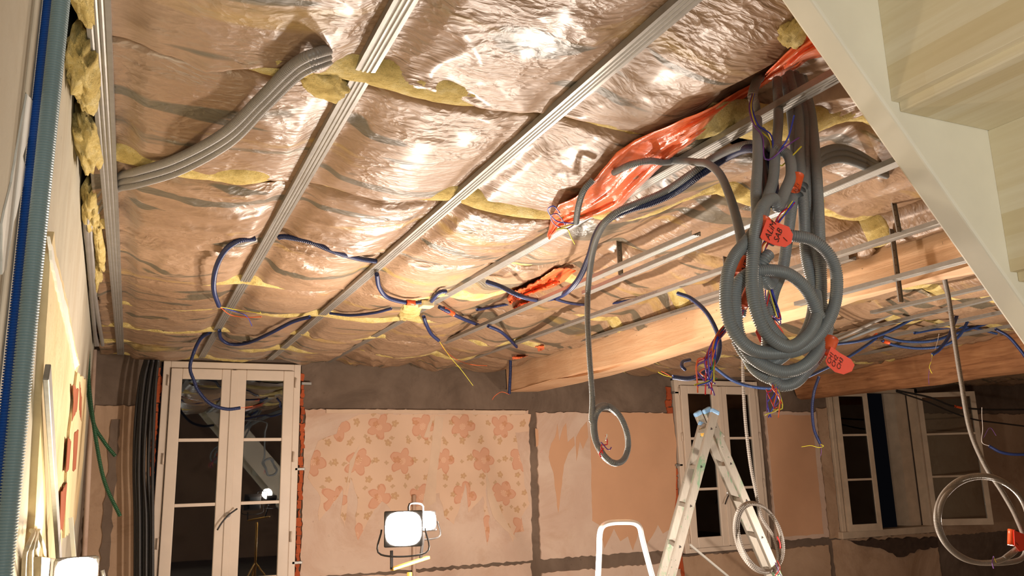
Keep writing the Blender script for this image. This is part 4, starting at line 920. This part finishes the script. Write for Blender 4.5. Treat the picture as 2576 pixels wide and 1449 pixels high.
top_tube('blue_conduit', [Vector((P(2760, 820, 4.6).x, 4.6, Z(1.12))), P(2740, 1000, 4.6), P(2660, 1110, 4.6), P(2600, 1138, 4.6), P(2560, 1143, 4.6), P(2520, 1138, 4.6), P(2488, 1122, 4.6)], .0125, 'blue', 'navy conduit end at the right edge with thin wires rising from it', 'conduit', .008,
         [W_('w_white', [P(2488, 1122, 4.6), P(2470, 1112, 4.6), P(2472, 1080, 4.6), P(2470, 1045, 4.6), P(2470, 1025, 4.6)], .002), W_('w_vio', [P(2474, 1102, 4.6), P(2490, 1076, 4.6), P(2506, 1096, 4.6)], .0014)])
# joint box with tapes
c = P(2208, 850, 4.5); o = BM().box((c.x-.03, c.y-.03, c.z-.02), (c.x+.03, c.y+.03, c.z+.02)).out('tape_joint', 'dirty', bevel=.006); tag(o, 'small dark joint where the blue conduits meet, right of the coil', 'junction')
# grey conduit at right with large coil
YR = 2.9
pts = [P(2378, 560, YR-.3), P(2370, 630, YR-.2), P(2374, 690, YR-.1), P(2388, 760, YR), P(2402, 860, YR), P(2418, 960, YR), P(2440, 1080, YR), P(2478, 1170, YR), P(2520, 1235, YR), P(2556, 1300, YR), P(2580, 1370, YR), P(2560, 1410, YR)]
pts += ring(2470, 1305, 118, 110, YR, 75, 1.9, .45, (3, 2), .03)
rt_ = top_tube('hanging_conduit', pts, .0125, 'greylight', 'grey conduit hanging beside the third window, ending in a wide coil at the right edge', 'conduit', .006,
         [W_('w_vio', [P(2500, 1400, YR-.03), P(2496, 1415, YR-.03), P(2500, 1430, YR-.03)], .003), W_('w_yel', [P(2500, 1402, YR-.03), P(2506, 1415, YR-.03)], .002)], tapes=[(P(2544, 1332, YR-.03), P(2543, 1372, YR-.03))])
f = flag([(2550, 1334), (2580, 1345), (2590, 1380), (2565, 1388), (2552, 1372)], YR-.05, rt_); wr('1', (2560, 1375), (2568, 1350), .03, YR-.05, rt_)
# thin conduit in front of the ladder with coil
YL = 4.3
pts = [P(1868, 895, YL), P(1870, 980, YL), P(1876, 1070, YL), P(1888, 1170, YL), P(1902, 1240, YL), P(1915, 1300, YL), P(1945, 1350, YL), P(1958, 1400, YL), P(1950, 1440, YL)]
pts += ring(1906, 1352, 56, 92, YL, 60, 3.1, -.33, (3, 0), .03)
top_tube('hanging_conduit', pts, .0115, 'greylight', 'pale thin conduit hanging over the ladder, coiled in front of its right leg', 'conduit', .012,
         [W_('w_red', [P(1955, 1350, YL-.03), P(1962, 1365, YL-.03), P(1963, 1380, YL-.03)], .004), W_('w_red', [P(1955, 1410, YL-.03), P(1962, 1430, YL-.03), P(1950, 1449, YL-.03)], .003), W_('w_vio', [P(1950, 1415, YL-.03), P(1960, 1440, YL-.03), P(1968, 1452, YL-.03)], .003)])
# dark cables by window 3 and white ones over the right rails
top_tube('black_cable', [P(2255, 985, 6.6), P(2330, 1010, 6.6), P(2390, 1035, 6.6), P(2450, 1055, 6.6), P(2520, 1065, 6.6), P(2600, 1075, 6.6)], .009, 'black', 'lower black cable swagged over the third window', 'cable')
top_tube('black_cable', [P(2255, 982, 6.6), P(2340, 1000, 6.6), P(2400, 1022, 6.6), P(2480, 1030, 6.6), P(2600, 1030, 6.6)], .011, 'black', 'upper black cable swagged over the third window with a scrap of orange tape', 'cable', tapes=[(P(2402, 1022, 6.59), P(2418, 1026, 6.59))])
top_tube('grey_cable', [P(2060, 868, 4.6), P(2130, 842, 4.6), P(2220, 800, 4.4), P(2320, 755, 4.3), P(2420, 725, 4.2), P(2520, 700, 4.1)], .013, 'greylight', 'pale grey cable running diagonally above the bright rails', 'cable')
top_tube('grey_cable', [P(2060, 880, 4.8), P(2140, 850, 4.8), P(2250, 805, 4.6), P(2330, 765, 4.5), P(2430, 715, 4.3), P(2530, 690, 4.2)], .013, 'grey', 'dark grey cable running diagonally beside the pale one', 'cable')

# ================================================================== ORANGE SHEETS
def sheet(name, rows, label, off=.02, seed=0, nj=14, amp=.02):
    L = np.array([r[0] for r in rows], float); R_ = np.array([r[1] for r in rows], float); k = len(rows)
    n = 70; t = np.linspace(0, k-1, n)
    def ip(A): return np.stack([np.interp(t, range(k), A[:, 0]), np.interp(t, range(k), A[:, 1])], 1)
    L, R_ = ip(L), ip(R_); vs = []; fs = []
    for i in range(n):
        je = 3*(float(vn(i*.9+seed, 3))-.5); jf = 3*(float(vn(i*.8+seed, 30))-.5)
        for j in range(nj+1):
            s_ = j/nj; x_, y_ = (L[i]*(1-s_)+R_[i]*s_); y_ += je*(1-s_)+jf*s_
            rd = (1-abs(2*float(vn(s_*3.6+seed, i*.03))-1))**1.6
            vs.append(D(x_, y_, off+amp*rd+amp*.35*float(vn(s_*14, i*.35+seed))))
    for i in range(n-1):
        for j in range(nj):
            a_ = i*(nj+1)+j; fs.append((a_, a_+1, a_+nj+2, a_+nj+1))
    o = mesh(name, vs, fs, 'orange', None, True); md = o.modifiers.new('t', 'SOLIDIFY'); md.thickness = .0015; tag(o, label, 'plastic sheet'); return o
sheet('orange_sheet', [((2060, 60), (2085, 140)), ((2010, 105), (2030, 150)), ((1975, 135), (1995, 180)), ((1925, 185), (1935, 205)), ((1900, 205), (1912, 226)), ((1850, 232), (1868, 262)), ((1780, 275), (1800, 318)), ((1720, 298), (1745, 355)), ((1650, 330), (1702, 385)), ((1600, 350), (1650, 430)), ((1550, 385), (1600, 478)), ((1500, 445), (1560, 520)), ((1450, 495), (1500, 545)), ((1405, 515), (1448, 560)), ((1388, 545), (1410, 572)), ((1380, 580), (1390, 590)), ((1376, 592), (1382, 604))],
      'long twisted orange plastic sheet behind the fourth rail, reaching to the stairs', .02, 1, 16, .022)
sheet('orange_sheet', [((1425, 672), (1450, 680)), ((1395, 676), (1418, 708)), ((1360, 700), (1385, 728)), ((1320, 722), (1350, 745)), ((1285, 735), (1325, 765)), ((1275, 750), (1310, 782)), ((1285, 770), (1300, 784))],
      'small crumpled orange plastic sheet pierced by the navy conduit', .025, 5, 12, .016)
sheet('orange_sheet', [((1368, 868), (1370, 878)), ((1345, 872), (1350, 886)), ((1318, 884), (1325, 896)), ((1300, 895), (1304, 903)), ((1288, 898), (1290, 904))],
      'narrow orange plastic ribbon near the lit beam end', .03, 8, 6, .008)

# ================================================================== LADDER
lad = empty('folding_ladder', P(1790, 1449, 5.0)); tag(lad, 'open aluminium folding ladder spattered with green paint before the second window', 'ladder')
def stile(a, b, Y, parent, top=None):
    A_ = P(*a, Y); B_ = P(*b, Y); d_ = (B_-A_); B2 = A_+d_*((A_.z-.03)/(-d_.z))
    s = BM().bar(A_, B2, .028, .066, (0, 1, 0)).out('stile', 'alu', parent, bevel=.005)
    d_ = d_.normalized(); BM().bar(A_-d_*.03, A_+d_*.008, .034, .072, (0, 1, 0)).out('end_cap', 'cap', s, bevel=.012)
    BM().bar(B2-d_*.04, B2+d_*.015, .036, .072, (0, 1, 0)).out('foot', 'housing', s, bevel=.006)
    return A_, d_, s
A1, d1, s1 = stile((1797, 1040), (1688, 1449), 4.85, lad)
A2, d2, s2 = stile((1766, 1072), (1664, 1449), 5.20, lad)
A4, d4, s4 = stile((1780, 1036), (1956, 1449), 4.90, lad)
A3, d3, s3 = stile((1757, 1044), (1935, 1449), 5.22, lad)
for (a_, da, c_, dc, s_) in ((A1, d1, A2, d2, s1), (A4, d4, A3, d3, s4)):
    for k in range(7):
        p = a_+da*(.12+.285*k); zz = p.z
        q = c_+dc*((c_.z-zz)/(-dc.z)); 
        if zz < .1: continue
        BM().bar(p, q, .030, .030, (1, 0, 0)).out('rung', 'alu', lad, bevel=.005)
        BM().cyl(p+Vector((0, -.015, 0)), p+Vector((0, -.0165, 0)), .011, 3).out('rung_hole', 'ink', s_)
BM().bar(A2+Vector((0, -.02, -.01)), A4+Vector((.10, 0, -.17)), .05, .06, (0, 1, 0)).out('hinge_bracket', 'alu', lad, bevel=.008)
BM().bar(A3+Vector((-.02, -.03, -.13)), A3+Vector((.12, -.03, -.12)), .03, .07, (0, 1, 0)).out('hinge_bracket', 'yellowmetal', lad, bevel=.008)
# leaning green-white stick beside it
a = P(1735, 1370, 6.9); c = P(1830, 1449, 6.9); o = BM().bar(a, c+(c-a)*1.5, .02, .02).out('stick', 'whitefill'); tag(o, 'thin pale stick leaning below the second window sill behind the ladder', 'stick')

# ================================================================== STEP STOOL
YS = 4.3
ss = empty('step_stool', P(1572, 1449, YS)); tag(ss, 'step stool with a shiny bent tube handle, low in front of the salmon paper', 'stool')
h = [P(1500, 1560, YS), P(1505, 1449, YS), P(1508, 1380, YS), P(1509, 1345, YS), P(1516, 1324, YS), P(1535, 1315, YS), P(1570, 1313, YS), P(1595, 1315, YS), P(1609, 1326, YS), P(1615, 1350, YS), P(1625, 1390, YS), P(1641, 1449, YS), P(1672, 1560, YS)]
base = [Vector((h[0].x-.02, YS, .05)), Vector((h[0].x-.01, YS, .5))]; base2 = [Vector((h[-1].x+.10, YS, .5)), Vector((h[-1].x+.18, YS, .05))]
tube('handle', base+h+base2, .0165, 'chrome', ss, None, 14, .015)
for zt in (.26, .52):
    BM().box((h[0].x-.0, YS-.02, zt), (h[-1].x+.05, YS+.22-.2*(zt > .4), zt+.03)).out('step', 'alu', ss, bevel=.006)
for xx in (h[0].x-.01, h[-1].x+.1): tube('rear_leg', [(xx, YS+.02, .62), (xx, YS+.3, .03)], .013, 'chrome', ss)

# ================================================================== WORK LAMPS
def head(parent, c, aim, w_, h_, name='lamp_head'):
    c = Vector(c); f_ = (Vector(aim)-c).normalized(); s_ = f_.cross(Vector((0, 0, 1))).normalized(); u_ = s_.cross(f_)
    def q(x_, y_, z_): return c+s_*x_+u_*y_+f_*z_
    b = BM(); W, H = w_/2, h_/2
    b.hexa([q(-W*.7, -H*.7, -.08), q(W*.7, -H*.7, -.08), q(W*.7, H*.7, -.08), q(-W*.7, H*.7, -.08), q(-W, -H, 0), q(W, -H, 0), q(W, H, 0), q(-W, H, 0)])
    hd = b.out(name, 'housing', parent, bevel=.01)
    n = 28; e_ = 3.2; vs = [q(0, 0, .020)]
    for k in range(n):
        t = 2*math.pi*k/n; cc, sn = math.cos(t), math.sin(t); rr = (abs(cc)**e_+abs(sn)**e_)**(-1/e_)
        vs.append(q(W*.9*rr*cc, H*.9*rr*sn, .004))
    g_ = mesh('lit_glass', vs, [(0, 1+k, 1+(k+1) % n) for k in range(n)], 'lampglass', hd, True)
    for k in range(5): BM().bar(q(-W*.6, H*(.6-.3*k), -.083), q(W*.6, H*(.6-.3*k), -.083), .02, .004, tuple(f_)).out('cooling_fin', 'housing', hd)
    tube('bracket', [q(-W-.01, 0, -.03), q(-W-.015, -H-.03, -.03), q(W+.015, -H-.03, -.03), q(W+.01, 0, -.03)], .005, 'housing', hd)
    return hd
tl = empty('work_light', P(1030, 1440, 4.6)); tag(tl, 'glaring twin halogen work light on a stand in front of the wallpaper', 'lamp')
c = P(1015, 1330, 4.55); head(tl, c, (0.2, 0.5, CH+.1), .22, .20)
c_ = P(1072, 1310, 4.75); head(tl, c_, (1.2, .6, CH+.6), .13, .12)
pb = P(1030, 1440, 4.62)
BM().cyl((pb.x, pb.y, .35), pb, .014, 12).out('pole', 'yellowmetal', tl, True)
BM().bar(P(985, 1432, 4.6), P(1078, 1402, 4.7), .03, .018).out('crossbar', 'yellowmetal', tl, bevel=.004)
for s_, e_ in ((P(985, 1432, 4.6), P(985, 1385, 4.6)), (P(1058, 1408, 4.68), P(1066, 1340, 4.72))): BM().bar(s_, e_, .014, .014).out('upright', 'housing', tl)
tube('handle', [P(1028, 1285, 4.62), P(1030, 1268, 4.62), P(1052, 1266, 4.66), P(1064, 1272, 4.68), P(1064, 1292, 4.68)], .006, 'housing', tl)
for k in range(3):
    t = 2*math.pi*k/3+.4; BM().cyl((pb.x, pb.y, .55), (pb.x+.42*math.cos(t), pb.y+.42*math.sin(t), .02), .010, 8).out('leg', 'yellowmetal', tl, True)
l2 = empty('work_light', P(190, 1449, 2.7)); tag(l2, 'glaring halogen work light low against the left wall', 'lamp')
c = P(192, 1440, 2.62); head(l2, c, (0.2, .5, CH-.1), .115, .085)
BM().cyl((c.x, c.y+.05, .05), (c.x, c.y+.05, c.z-.06), .012, 10).out('pole', 'housing', l2, True)
BM().cyl((c.x, c.y+.05, .0), (c.x, c.y+.05, .05), .10, 20).out('base', 'housing', l2, True)
l3 = empty('work_light', (2.26, 4.38, CH-.75)); l3b = head(l3, (2.26, 4.37, Z(-.74)), (3.2, 4.5, Z(1.0)), .18, .14)
tag(l3, 'halogen work light left of the step stool, just below the picture', 'lamp')
BM().cyl((2.26, 4.40, .02), (2.26, 4.40, Z(-.84)), .012, 10).out('pole', 'housing', l3, True)
l4 = empty('work_light', (5.0, 3.75, .0)); tag(l4, 'halogen work light on a short stand under the bright right rails, below the picture', 'lamp')
head(l4, (5.0, 3.74, Z(-.84)), (5.8, 4.6, Z(1.0)), .18, .14)
BM().cyl((5.0, 3.77, 0), (5.0, 3.77, Z(-.91)), .012, 10).cyl((5.0, 3.77, 0), (5.0, 3.77, .03), .11, 20).out('stand', 'housing', l4, True)
